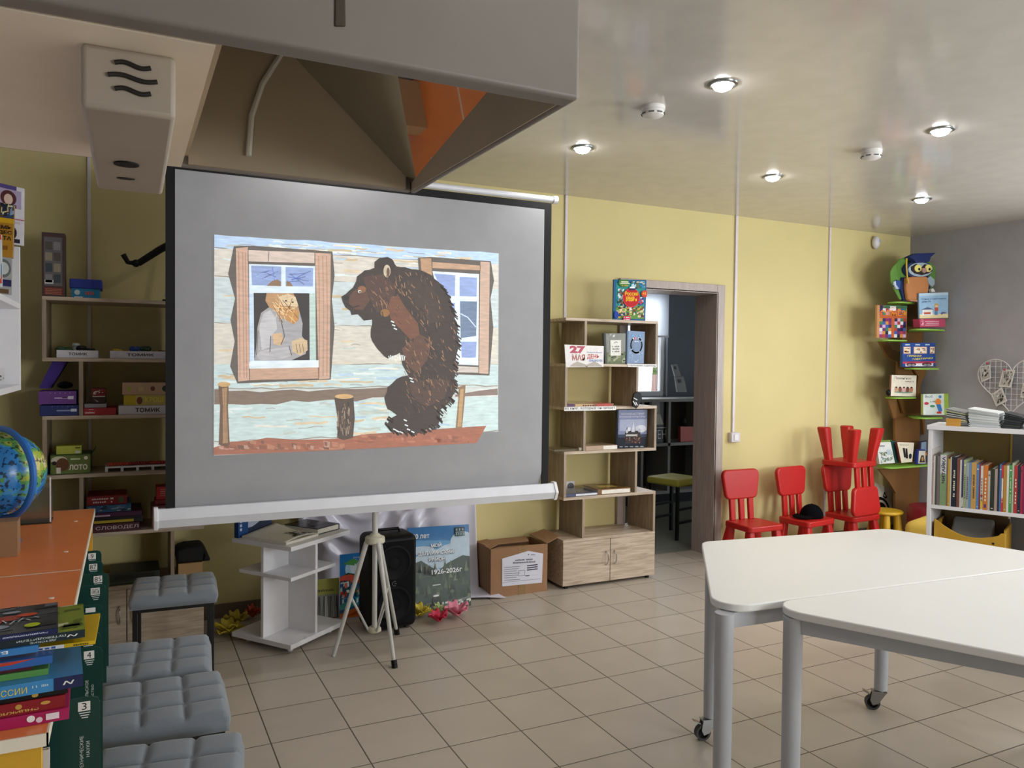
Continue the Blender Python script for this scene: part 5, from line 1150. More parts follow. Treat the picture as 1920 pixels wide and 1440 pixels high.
for z in (.15, .37): MB().lathe([(.095, 0), (.095, .005), (.085, .006), (.078, .002), (.03, .0), (0, .004)], (0, -.1035, z), 36, (0, -1, 0)).build('driver', mat('driver_cone', '#0a0b10', .6, spec=.2), t, local=True)
a = Art(lambda u, v: (u, -.1045, v), (0, -1, 0)); pts = [(.012*cos(k*pi/10)-.0, .26+.012*sin(k*pi/10)) for k in range(3, 19)]; a.line('#6f7278', pts, .003); a.line('#6f7278', [(.0, .26), (.012, .26)], .003, False)
a.bm.transform(RM[t]); o = a.build('badge', t)
MB().tube([(-.07, 0, .512), (-.06, 0, .532), (.06, 0, .532), (.07, 0, .512)], .008, 10).build('carry_handle', SPK, t, local=True)
for sx in (-1, 1):
    for sy in (-1, 1): MB().lathe([(.014, 0), (.012, .014)], (sx*.09, sy*.06, 0), 10).build('foot', RUBBER, t, local=True)
def flower(label, c, R, n, col, heart, group, h=.05, tilt=.0):
    t = thing('paper_flower', label, 'paper flower', (c[0], c[1], 0), 0, group); c = V((c[0], c[1], 0)); m = mat('paper_'+col[1:], col, .7)
    for k in range(n):
        an = 2*pi*k/n+.3; d = V((cos(an), sin(an), 0)); s = V((-sin(an), cos(an), 0)); lift = .35+.5*((k*7) % 3)/2
        def pet(u, v, d=d, s=s, lift=lift):
            r = R*(.12+.88*u); w = R*.36*sin(pi*(.12+.8*u))**.7
            return c+d*r*(1-.25*u*lift)+s*w*(v-.5)*2+V((0, 0, .012+h*1.5*lift*u*(1.35-.75*u*u)+.014*(2*v-1)**2))
        MB().grid(pet, 8, 5).build('petal', m, t, solid=.0012, smooth=80)
    MB().ball(c+V((0, 0, .03)), (R*.16, R*.16, .02), 10).build('flower_centre', mat('paper_'+heart[1:], heart, .7), t)
    return t
PF = 'paper flowers on the floor'
flower('red-pink paper flower with an orange centre on the floor in front of the poster', (1.545, 4.03), .065, 9, '#d83a5a', '#e89a3a', PF)
flower('large pale pink paper flower right of the red-pink one', (1.672, 4.075), .085, 9, '#e88fa4', '#f0b8c4', PF, .07)
flower('yellow paper flower behind the red-pink one beside the loudspeaker', (1.485, 4.155), .07, 10, '#dcc84a', '#c8b43a', PF, .06)
flower('pale green paper flower between the yellow and the pink ones', (1.60, 4.155), .045, 8, '#cfe0a0', '#d8d870', PF, .05)
flower('large yellow paper flower on the floor left of the white display stand', (.475, 4.30), .085, 10, '#c8b43a', '#b8a42a', PF, .06)
flower('second yellow paper flower tucked behind the white display stand', (.53, 4.43), .075, 9, '#b8a434', '#a8942a', PF, .06)
flower('orange-red paper flower half hidden behind the white display stand', (.63, 4.52), .05, 8, '#b84a28', '#a83a20', PF, .06)

# ============================================================ CARDBOARD BOX
t = thing('cardboard_box', 'worn open cardboard box with a taped paper label beside the oak shelf unit', 'cardboard box', (2.2, 4.45, 0))
x0, x1, y0, y1, H = 2.0, 2.395, 4.33, 4.575, .298
b = MB().box(x0, x1, y0, y0+.006, 0, H).box(x0, x1, y1-.006, y1, 0, H).box(x0, x0+.006, y0+.006, y1-.006, 0, H).box(x1-.006, x1, y0+.006, y1-.006, 0, H).box(x0+.006, x1-.006, y0+.006, y1-.006, 0, .006)
b.build('box_body', CARD, t)
MB().slab([(x0+.002, y1, H), (x0+.002, y0+.09, H+.006), (x1-.10, y0+.07, H+.012), (x1-.03, y1, H)], (0, 0, .004)).build('rear_flap', CARD, t)
MB().slab([(x0, y0+.001, H), (x0+.10, y0+.10, H-.014), (x1-.14, y0+.06, H-.01), (x1-.02, y0+.001, H)], (0, 0, .004)).build('front_flap', CARD, t)
MB().slab([(x1, y0+.01, H), (x1+.115, y0+.05, H+.026), (x1+.09, y1-.03, H+.045), (x1-.01, y1-.01, H+.012)], (0, 0, .004)).build('side_flap', CARD, t)
MB().slab([(x0, y0+.02, H), (x0, y1-.01, H), (x0+.07, y1-.03, H+.014), (x0+.07, y0+.05, H+.016)], (0, 0, .004)).build('side_flap', CARD, t)
MB().box(2.19, 2.24, y0-.0012, y0-.0002, .0, H).build('packing_tape', mat('clear_tape', '#a8865f', .15, alpha=.6), t)
q = [(941.5, 1099.6), (1016, 1092.5), (1018.5, 1038), (991, 1033), (941.5, 1047.7)]
lb = MB().slab([W(x, y, y0-.003) for x, y in q], (0, .0012, 0)).build('paper_label', mat('label_paper', '#d6d6e2', .5), t)
a = Art(lambda u, v: W(u, v, y0-.0032), (0, -1, 0), .0001, .0003)
a.text('#4a4a58', '~18', 966, 1052, 33, 3.2, flip=-1, skew=-.06); a.text('#4a4a58', '~21', 962, 1057, 42, 3.2, flip=-1, skew=-.06)
for i in range(7): a.line('#6a6a78', [(945, 1064+4*i), (975-3*(i % 3), 1062+4*i)], .9)
for i in range(3): a.line('#3a3a48', [(988, 1061+4*i), (1008, 1058.5+4*i)], 2.0)
a.line('#7a7a88', [(972, 1070), (984, 1069), (984, 1079), (972, 1080), (972, 1070)], .6); a.line('#7a7a88', [(943, 1092), (1014, 1085)], .6); a.line('#3a3a48', [(985, 1080), (993, 1079)], 1.4); a.text('#5a5a68', '~5', 990, 1041, 14, 2.4, flip=-1)
a.build('print', lb)

# ============================================================ WHITE TABLES
def rpoly(pts, r, n=8):
    out = []; N = len(pts)
    for i in range(N):
        p = V((*pts[i], 0)); a = (V((*pts[i-1], 0))-p).normalized(); b = (V((*pts[(i+1) % N], 0))-p).normalized()
        an = a.angle(b)/2; L = r/math.tan(an); c = p+(a+b).normalized()*(r/sin(an)); s = p+a*L-c; e = p+b*L-c
        th = s.angle(e); ax = s.cross(e).normalized()
        for k in range(n+1): q = c+Matrix.Rotation(th*k/n, 3, ax) @ s; out.append((q.x, q.y))
    return out
def table(pts, z, legs, label):
    cx = sum(p[0] for p in pts)/4; cy = sum(p[1] for p in pts)/4; c = V((cx, cy, 0))
    t = thing('table', label, 'table', (cx, cy, 0), 0, 'white trapezoid tables')
    MB().prism(rpoly(pts, .075), z-.024, z).build('table_top', TABLE, t, bevel=.004, seg=3)
    F2 = mat('grey_white_steel', '#aeb0b6', .4)
    for (xa, ya), (xb, yb) in zip(legs, legs[1:]+legs[:1]):
        a, b = V((xa, ya, z-.048)), V((xb, yb, z-.048)); d = (b-a).normalized()
        MB().sqtube(a+d*.026, b-d*.026, .025, .046).build('rail', F2, t)
    for i, (x, y) in enumerate(legs):
        lg = MB().tube([(x, y, .088), (x, y, z-.025)], [.0265, .0285], 24).build('leg', F2, t)
        an = (2.9, 2.9, .6, 2.4)[i]; d = V((cos(an), sin(an), 0)); s = V((-sin(an), cos(an), 0)); w = V((x, y, .030))+d*.032
        cs = MB().lathe([(.030, -.011), (.030, .011), (.022, .011), (.022, -.011)], w, 24, tuple(s)).build('caster_wheel', RUBBER, lg)
        b = MB()
        for k in (-1, 1): b.slab([V((x, y, .078))+s*.014*k-d*.02, V((x, y, .078))+s*.014*k+d*.035, w+s*.014*k+d*.01+V((0, 0, .012)), w+s*.014*k-V((0, 0, .008)), w+s*.014*k-d*.022], s*.002)
        b.obox(V((x, y, .078))-d*.022-s*.016, d*.06, s*.034, (0, 0, .004)); b.tube([V((x, y, .08)), V((x, y, .092))], .012, 12); b.obox(w+d*.012-s*.011+V((0, 0, .034)), d*.026+V((0, 0, .012)), s*.022, (0, 0, .005))
        b.build('caster_bracket', mat('zinc_plated', '#a4a6a8', .3, 1.0), lg)
    return t
table([(2.108, 2.514), (1.552, 1.795), (3.235, 1.676), (3.051, 2.388)], .72, [(2.018, 2.338), (1.617, 1.818), (3.17, 1.73), (2.842, 2.235)], 'white trapezoid table farther from the camera, before the red chairs')
table([(1.707, 1.780), (2.115, .975), (3.05, .905), (3.5, 1.648)], .72, [(1.782, 1.706), (2.165, 1.04), (3.0, .98), (3.42, 1.60)], 'white trapezoid table nearer the camera, cut by the photo\'s right edge')

# ============================================================ RED CHILDREN'S CHAIRS
def rrect(w0, w1, z0, z1, r, n=5): return rpoly([(-w0, z0), (w0, z0), (w1, z1), (-w1, z1)], r, n)
def chair(loc, rz, label):
    t = thing('child_chair', label, 'chair', loc, rz, 'red plastic children\'s chairs')
    MB().prism(rpoly([(-.165, -.145), (.165, -.145), (.15, .14), (-.15, .14)], .03, 5), .258, .30).build('seat', RED, t, bevel=.008, seg=3, local=True)
    for sx in (-1, 1):
        for sy in (-1, 1):
            top = V((sx*.122, sy*.10, .26)); foot = V((sx*.150, sy*.132, .004)); b = MB(); prof = [(.027, 0), (.033, .35), (.040, .75), (.043, .97), (.036, 1.0)]
            rings = [b.vs([top.lerp(foot, k)+V((r*cx, r*cy, 0)) for cx, cy in rpoly([(-1, -1), (1, -1), (1, 1), (-1, 1)], .55, 4)]) for r, k in prof]
            for A, B in zip(rings, rings[1:]):
                n = len(A)
                for i in range(n): b.fc([A[i], A[(i+1) % n], B[(i+1) % n], B[i]])
            b.fc(rings[0]); b.fc(rings[-1]); b.build('leg', RED, t, local=True)
    lean = lambda z: .118+(z-.30)*.08
    for x in (-.088, 0, .088): MB().slab([(x-.023, lean(.299)-.013, .299), (x+.023, lean(.299)-.013, .299), (x+.024, lean(.47)-.013, .47), (x-.024, lean(.47)-.013, .47)], (0, .026, 0)).build('spindle', RED, t, bevel=.006, local=True)
    MB().slab([(x, lean(z)-.018+.05*x*x*0, z) for x, z in rrect(.148, .182, .452, .67, .045, 6)], (0, .036, 0)).build('backrest', RED, t, bevel=.011, seg=3, local=True)
    return t
c0 = chair((4.11, 4.335, 0), .0, 'red children\'s chair nearest the doorway, empty')
dup(c0, (4.62, 4.32, 0), .14, 'red children\'s chair with the black cap on its seat')
dup(c0, (5.10, 4.31, 0), .08, 'red children\'s chair carrying the upturned red chair')
c = dup(c0, (5.085, 4.325, .973), pi+.12, 'red children\'s chair turned upside down on another red chair')
c.rotation_euler = (0, pi, pi+.12)
t = thing('cap', 'black baseball cap lying on the second red chair', 'cap', (4.64, 4.30, .30), .14)
CAPM = mat('black_cap_cloth', '#030408', .9, spec=.1)
b = MB(); b.grid(lambda u, v: V((.088*cos(u*2*pi)*cos(v*pi/2*.98)*1.05+.02, .08*sin(u*2*pi)*cos(v*pi/2*.98), .001+.098*sin(v*pi/2)**.85)), 28, 10)
b.build('crown', CAPM, t, local=True, smooth=80, solid=.002)
MB().grid(lambda u, v: V((-.055-.095*v*cos((u-.5)*2.2), .078*sin((u-.5)*2.4)*(1+.1*v), .012+.012*v*(1-v)+.012*abs(u-.5)*0+.02*(1-v)*.5)), 16, 6).build('brim', CAPM, t, local=True, smooth=80, solid=.004)
MB().ball((.02, 0, .10), (.006, .006, .004), 8).build('top_button', CAPM, t, local=True)
# ---- behind the chairs
t = thing('kids_stool', 'round yellow plastic children\'s stool right of the stacked red chairs', 'stool', (5.47, 4.30, 0))
MB().lathe([(0, .27), (.10, .265), (.128, .275), (.135, .285), (.128, .297), (.10, .302), (0, .302)], (0, 0, 0), 32).build('seat', YPLAST, t, local=True)
for k in range(4): a2 = pi/4+k*pi/2; d = V((cos(a2), sin(a2), 0)); MB().tube([d*.085+V((0, 0, .27)), d*.10+V((0, 0, .12)), d*.118+V((0, 0, .0))], [.026, .033, .041], 16).build('leg', YPLAST, t, local=True)
t = thing('pouf', 'round dark red pouf in the corner behind the yellow stool', 'pouf', (5.71, 4.03, 0))
MB().lathe([(0, 0), (.19, .0), (.205, .02), (.205, .33), (.19, .352), (0, .36)], n=32).build('pouf_body', mat('dark_red_leatherette', '#7a1020', .5), t, local=True)
MB().lathe([(.207, .22), (.209, .225), (.207, .23)], n=32).build('seam', mat('dark_red_seam', '#560a16', .5), t, local=True)
t = thing('pouf', 'yellow pouf partly hidden behind the white bookcase', 'pouf', (4.98, 3.46, 0), .3)
MB().box(-.19, .19, -.19, .19, .01, .40).build('pouf_body', mat('yellow_leatherette', '#cfae4a', .5), t, bevel=.05, seg=4, local=True); MB().box(-.17, .17, -.17, .17, 0, .012).build('base', BLACK, t, local=True)
tag(MB().obox((5.60, 3.93, .3615), (.16, -.03, .0), (.02, .12, 0), (0, 0, .02)).build('folded_cloth', mat('pale_cloth', '#cfc6b8', .8), bevel=.006), 'pale folded cloth lying on the dark red pouf', 'cloth')
def d_emb(a):
    a.rect('#d8d2c0', 0, 0, 1, 1); a.disc('#16161a', .35, .1, .52, .5); a.disc('#d8d2c0', .35, .1, .42, .4); a.disc('#16161a', .35, .1, .33, .32); a.poly('#16161a', [(.45, .62), (.55, .82), (.72, .62), (.6, .56)]); a.poly('#d8d2c0', [(.5, .64), (.56, .74), (.64, .64)]); a.disc('#d8d2c0', .45, .18, .1, .08)
sheet('emblem_poster', 'cream poster with a black round emblem on the wall behind the yellow stool', 'poster', [W(x, y, 4.604) for x, y in ((1640, 966), (1672, 962), (1673, 918), (1640, 905))], (0, -1, 0), '#d8d2c0', None, d_emb)

# ============================================================ CORNER TREE SHELF
t = thing('tree_shelf', 'brown plywood tree with green leaf shelves in the room corner', 'tree shelf', (5.85, 4.47, 0))
TY = 4.47
tp = [(1678, 1060), (1678, 745), (1683, 700), (1683, 678), (1666, 671), (1648, 639), (1665, 639), (1674, 656), (1690, 660), (1693, 569), (1722, 567), (1725, 619), (1750, 619), (1742, 638), (1726, 646), (1726, 745), (1724, 1060)]
def cl(p): return V((min(p.x, 6.11), p.y, max(p.z, 0)))
MB().slab([cl(W(x, y, TY)) for x, y in tp], (0, .02, 0)).build('trunk', PLY, t)
def leafshelf(xa, xb, y, Yf, Yb=4.468, mx=6.105, r=.07):
    A = W(xa, y, Yf); B = W(xb, y, Yf); z = (A.z+B.z)/2; x0, x1 = A.x, min(B.x, mx)
    xk = min(W(xa+9, y, Yb).x, x1-.1)
    MB().prism(rpoly([(x0, Yf), (x1, Yf), (x1, Yb), (xk, Yb)], min(r, (Yb-Yf)*.4), 6), z-.013, z-.001).build('leaf_shelf', GREENS, t, bevel=.002); return z
zs1 = leafshelf(1657, 1722, 565, 4.30); zs2 = leafshelf(1637, 1708, 636.5, 4.30); zs5 = leafshelf(1653, 1725, 745, 4.30)
zs3 = leafshelf(1708, 1779, 616.5, 4.17); zs4 = leafshelf(1694, 1768, 690, 4.20); zs6 = leafshelf(1720, 1775, 783, 4.18); zs7 = leafshelf(1638, 1752, 875, 4.28, r=.09)
for q in (((1664, 747), (1682, 747), (1681, 782), (1676, 785)), ((1712, 691), (1742, 691), (1730, 712), (1722, 735), (1718, 735), (1722, 705)), ((1686, 747), (1704, 747), (1698, 775), (1694, 775)), ((1730, 784), (1748, 784), (1736, 815), (1732, 815)), ((1648, 880), (1680, 880), (1680, 925), (1668, 905))):
    MB().slab([W(x, y, 4.44) for x, y in q], (0, .018, 0)).build('bracket', PLY, t)
# owl
OW = lambda x, y: PL(1640+x/9, 465+y/9, (5.72, 4.31, 2.0), (0, -1, 0))
ON = V((0, -1, 0))
t = thing('owl_figure', 'plush owl in a dark blue graduation cap on the top leaf shelf', 'owl figure', tuple(OW(560, 900)))
def cut(name, pts, col, z0, th, bev=.004): return MB().slab([OW(*p)+ON*z0 for p in pts], ON*th).build(name, mat('felt_'+col[1:], col, .9, bump=.4, bscale=120), t, bevel=bev, seg=3)
def ell(cx, cy, rx, ry, n=24): return [(cx+rx*cos(2*pi*k/n), cy+ry*sin(2*pi*k/n)) for k in range(n)]
cut('leaf_back', [(300, 330), (420, 190), (560, 140), (760, 130), (900, 140), (950, 260), (1030, 330), (1020, 560), (985, 640), (950, 730), (800, 860), (420, 870), (330, 700), (270, 560), (265, 400)], '#5d8a3a', -.008, .010)
cut('wing', [(300, 570), (360, 540), (430, 560), (420, 700), (360, 705), (300, 640)], '#2a4a8a', -.005, .02); cut('wing_tip', [(290, 570), (325, 555), (330, 620), (380, 690), (340, 700), (292, 620)], '#b8c4d4', .004, .016)
cut('body_side', [(430, 500), (880, 480), (910, 640), (860, 880), (460, 890), (400, 700)], '#1c2a5a', -.01, .03)
cut('belly', [(440, 510), (560, 490), (790, 490), (820, 640), (800, 800), (740, 890), (470, 890), (440, 700)], '#b87a4a', .02, .035, .012)
cut('head', ell(675, 370, 230, 150), '#22305c', .0, .045, .01); cut('face_rim', ell(680, 375, 205, 120), '#9fb0bc', .044, .008); cut('mask', [(510, 330), (600, 280), (690, 340), (740, 285), (850, 320), (870, 400), (800, 440), (690, 470), (570, 440), (515, 390)], '#2a1c20', .052, .006, .002)
for cx in (615, 790): cut('eye', ell(cx, 355, 58, 62, 18), '#e4d87a', .057, .008, .003); cut('pupil', ell(cx+12, 372, 18, 24, 12), '#141414', .064, .004, .001)
cut('beak', [(670, 350), (735, 350), (745, 410), (705, 440), (665, 405)], '#a87f78', .058, .016); cut('arm', [(800, 520), (850, 480), (920, 540), (925, 620), (880, 665), (820, 610)], '#93a6ae', .03, .02)
cut('scroll', [(840, 700), (880, 690), (920, 750), (850, 755)], '#d8d4cc', .03, .03)
cut('graduation_cap', [(435, 165), (560, 110), (890, 100), (800, 175), (780, 250), (560, 270), (520, 220)], '#16245a', .03, .05, .006)
MB().tube([OW(*p)+ON*.07 for p in ((408, 190), (405, 330), (415, 480), (440, 610))], .006, 8).build('tassel', mat('yellow_cord', '#c8a83a', .7), t)
cut('feet', [(470, 870), (600, 880), (740, 870), (720, 905), (620, 915), (500, 905)], '#b07a58', .03, .03)
# books on the leaf shelves
TG = 'picture books on the corner tree shelf'
def d_elm(a):
    cols = ['#8a2a5a', '#2a2a5a', '#c88a3a', '#d8d8d8', '#3a5aa0', '#a83a3a', '#3a7a5a', '#c8a0c0', '#1f1f3a', '#b85a2a', '#6a2a6a']
    for i in range(9):
        for j in range(10): a.rect(cols[(i*5+j*7+i*j) % 11], .1*i+.08, .1*j, min(1, .1*i+.18), .1*j+.1, True)
    a.k += .0002; a.rect('#3f6a4a', .2, .9, 1, 1); a.rect('#e8dcd8', .42, .83, .62, .97); a.text('#26262c', 'Дэвид Макки', .25, .91, .6, .05); a.text('#e0822a', 'ЭЛМЕР', .1, .68, .85, .17, bold=.04)
px('patchwork-squares picture book titled ЭЛМЕР on the left leaf shelf', (1644, 633), (1699, 633), (1701, 573), (1645, 572), .018, (0, -1, 0), (0, 4.33, 0), '#c08a5a', TG, d_elm)
def d_kon(a):
    a.rect('#9cc0dc', 0, 0, 1, 1); a.rect('#bcd4e6', 0, .9, 1, 1); a.rect('#e8d8a8', 0, 0, 1, .16); a.text('#2a3a7a', 'Конни и карманные', .08, .72, .84, .08); a.text('#2a3a7a', 'деньги', .08, .61, .3, .08)
    a.rect('#eceae6', .1, .12, .45, .34); a.poly('#5a6a8a', [(.04, .34), (.28, .44), (.5, .34)]); a.rect('#c8604a', .15, .16, .38, .24); a.disc('#e0a848', .58, .5, .07, .07); a.disc('#e8c8a8', .58, .46, .05, .05); a.rect('#c85a4a', .52, .28, .64, .42); a.rect('#6a88b0', .52, .12, .62, .28); speckle(a, ['#c04a4a', '#4a4a8a'], 10, .68, .12, .92, .24, .03, .07)
px('light blue picture book titled Конни и карманные деньги on the right leaf shelf', (1724, 597), (1777.5, 596), (1778, 548), (1723, 550), .012, (0, -1, 0), (0, 4.235, 0), '#8ab0cc', TG, d_kon)
px('magenta box of lettered cards under the light blue picture book', (1725, 613.5), (1772, 613), (1772, 597.5), (1724, 598), .06, (0, -1, 0), (0, 4.225, 0), '#b83a5a', TG, lambda a: (a.rect('#c04a68', 0, 0, 1, 1), [a.rect('#e8c0cc', .2+.05*(i % 2), .2+.22*i, .75, .28+.22*i, True) for i in range(3)], speckle(a, ['#f0d8e0'], 8, .02, .05, .15, .95, .05, .12)), 'game_box', 'box')
def d_grib(a):
    a.rect('#23468f', 0, 0, 1, 1); [a.rect('#b8c8d8', .08+.3*i, .9, .22+.3*i, .95, True) for i in range(3)]; a.k += .0002
    for x0, x1 in ((.03, .24), (.33, .73), (.82, .97)): a.rect('#e0b48a', x0, .55, x1, .84); a.rect('#e8dcc8', x0+.02, .58, x1-.02, .81); speckle(a, ['#8a3a2a', '#c8905a', '#d8c0a0', '#4a3a3a'], 10, x0+.02, .57, x1-.02, .78, .03, .1)
    a.text('#e8dc50', 'ГРИБНАЯ', .14, .42, .42, .08, bold=.02, skew=-.03); a.text('#e8dc50', 'ЭЛЕКТРИЧКА', .28, .27, .64, .08, bold=.02, skew=.08); a.rect('#b83a50', 0, .14, 1, .22); a.rect('#e0dce0', .08, .02, .92, .14)
    for x in (.25, .72): a.disc('#5a2a3a', x, .1, .15, .08); a.disc('#8a8a90', x-.05, .07, .05, .05); a.disc('#8a8a90', x+.06, .07, .05, .05)
GX = [(1692, 640), (1752, 643), (1754, 672), (1762, 678), (1755, 682), (1752, 688), (1697, 689), (1690, 681), (1691, 660)]
px('blue train-shaped picture book titled ГРИБНАЯ ЭЛЕКТРИЧКА on the middle right leaf shelf', (1692, 688), (1754, 687), (1754, 643), (1692, 643), .02, (0, -1, 0), (0, 4.25, 0), '#1f4a86', TG, d_grib)
def d_pen(a):
    a.rect('#e6dccb', 0, 0, 1, 1); a.text('#2a2a2a', 'Пеменгнок', .12, .8, .66, .12); a.text('#6a4a3a', '~7', .55, .68, .35, .05); a.disc('#7a9a8a', .5, .2, .38, .06)
    for i, c in enumerate(('#c89a7a', '#8a5a4a', '#d8a0a0', '#7a4a3a', '#b87a5a')): a.disc(c, .2+.15*i, .32, .07, .13); a.disc('#3a2a26', .2+.15*i, .42, .04, .04)
px('cream picture book with four small figures on the left leaf shelf below', (1670, 742.5), (1717, 743.5), (1718.5, 704), (1672, 703), .016, (0, -1, 0), (0, 4.34, 0), '#8a5a4a', TG, d_pen)
tag(MB().ball(W(1666, 736, 4.36), (.022, .02, .026), 12).build('ball', BLACK), 'tiny black ball left of the cream picture book on the leaf shelf', 'ball')
def d_yak(a):
    a.rect('#d8e0dc', 0, 0, .82, 1); a.rect('#9ab84a', .82, 0, 1, 1); a.text('#2a3a4a', 'Якоб', .06, .82, .3, .13); a.text('#5a7a6a', '~5', .28, .6, .2, .08); a.disc('#3a8ac0', .66, .86, .06, .07); a.disc('#e08a3a', .58, .62, .12, .16); a.poly('#3a7ac0', [(.5, .5), (.68, .5), (.74, .2), (.6, .12)]); a.rect('#c83a2a', .52, .06, .7, .16); a.disc('#b83a4a', .12, .55, .09, .07); a.disc('#4a8a6a', .35, .42, .1, .06)
px('pale picture book titled Якоб on the lowest right leaf shelf', (1731, 778), (1779, 778), (1778, 738), (1731, 739), .02, (0, -1, 0), (0, 4.23, 0), '#b0c070', TG, d_yak)
for (q, lb, col, fn, Y) in (
    (((1649, 870), (1678, 868), (1670, 829), (1643, 830)), 'white picture book with a grey garden drawing on the big green shelf', '#d8dcd8', lambda a: (a.rect('#dde0dc', 0, 0, 1, 1), a.text('#4a4a5a', '~7', .05, .8, .5, .08), speckle(a, ['#7a8a90', '#a8b4a8', '#5a6a5a', '#8a9a60'], 40, .05, .03, .97, .55, .05, .15), a.rect('#b8c8d0', .6, .4, .9, .65)), 4.34),
    (((1690, 868), (1710, 866), (1714, 830), (1682, 829)), 'cream picture book with two black boots on the big green shelf', '#8a2a30', lambda a: (a.rect('#e2d8c4', 0, 0, 1, 1), a.text('#3a3026', 'Приятной', .12, .83, .55, .08), a.poly('#1c1a1a', [(.3, .25), (.28, .72), (.42, .72), (.46, .25)]), a.poly('#1c1a1a', [(.44, .2), (.46, .7), (.58, .7), (.62, .2)]), a.disc('#20222a', .8, .3, .12, .14)), 4.335),
    (((1718, 870), (1735, 870), (1735, 843), (1720, 843)), 'small navy-framed picture book beside the white bookcase upright', '#2a3a8a', lambda a: (a.rect('#26357f', 0, 0, 1, 1), a.rect('#dcd8cc', .2, .04, 1, .92), a.poly('#4a3a34', [(.3, .1), (.5, .6), (.8, .6), (.95, .1)]), a.disc('#c89a5a', .66, .35, .12, .15)), 4.32)):
    px(lb, *q, .02, (0, -1, 0), (0, Y, 0), col, TG, fn)
px('teal picture book leaning behind the cream boots book', (1680, 868), (1688, 867), (1683, 828), (1671, 826), .02, (0, -1, 0), (0, 4.38, 0), '#2f5a5e', TG)
px('green-edged picture book behind the white garden book', (1648, 866), (1676, 866), (1672, 825), (1645, 826), .012, (0, -1, 0), (0, 4.39, 0), '#7f9a48', TG)
px('orange-striped navy book standing behind the small framed book', (1722, 866), (1738, 866), (1738, 826), (1725, 828), .015, (0, -1, 0), (0, 4.38, 0), '#3a2f4a', TG, lambda a: (a.rect('#c87a3a', 0, .3, 1, .45), a.rect('#8aa0b8', .2, .5, .9, .95)))

# ============================================================ WHITE BOOKCASE AT THE RIGHT
BP = V((3.581, 2.578, 0)); BD = V((.4305, -.9026, 0)); BI = V((.9026, .4305, 0)); BN = -BI; BL, BDEP = .80, .30
t = thing('white_bookcase', 'white low bookcase with a row of books at the right edge', 'bookcase', tuple(BP+BD*.4+BI*.15))
def bb(u0, u1, w0, w1, z0, z1): return MB().obox(BP+BD*u0+BI*w0+V((0, 0, z0)), BD*(u1-u0), BI*(w1-w0), (0, 0, z1-z0))
bb(-.006, BL+.006, -.006, BDEP, 1.134, 1.156).build('top_board', WHITE, t, bevel=.001)
bb(.018, BL-.018, 0, BDEP, .743, .761).build('middle_shelf', WHITE, t, bevel=.001); bb(.018, BL-.018, 0, BDEP, .40, .418).build('lower_shelf', WHITE, t); bb(.018, BL-.018, 0, BDEP, .06, .078).build('bottom_shelf', WHITE, t)
for u in (0, BL-.018): bb(u, u+.018, 0, BDEP, 0, 1.134).build('side_panel', WHITE, t, bevel=.001)
OL = mat('ochre_back_board', '#8a7440', .7)
bb(.018, .318, BDEP-.006, BDEP, .078, 1.134).build('back_panel', OL, t); lab(bb(.318, .326, BDEP-.012, BDEP, .761, 1.134).build('back_strip', mat('yellow_strip', '#c8a84a', .5), t), 'yellow strip at the back panel edge'); bb(.326, BL-.018, BDEP-.006, BDEP, .078, 1.134).build('back_panel', mat('grey_back_board', '#77787c', .7), t)
ang = math.atan2(BD.y, BD.x)
def upar(x, y, w=0): q = PL(x, y, tuple(BP+BI*w), tuple(BN)); return (q-BP).dot(BD), q.z
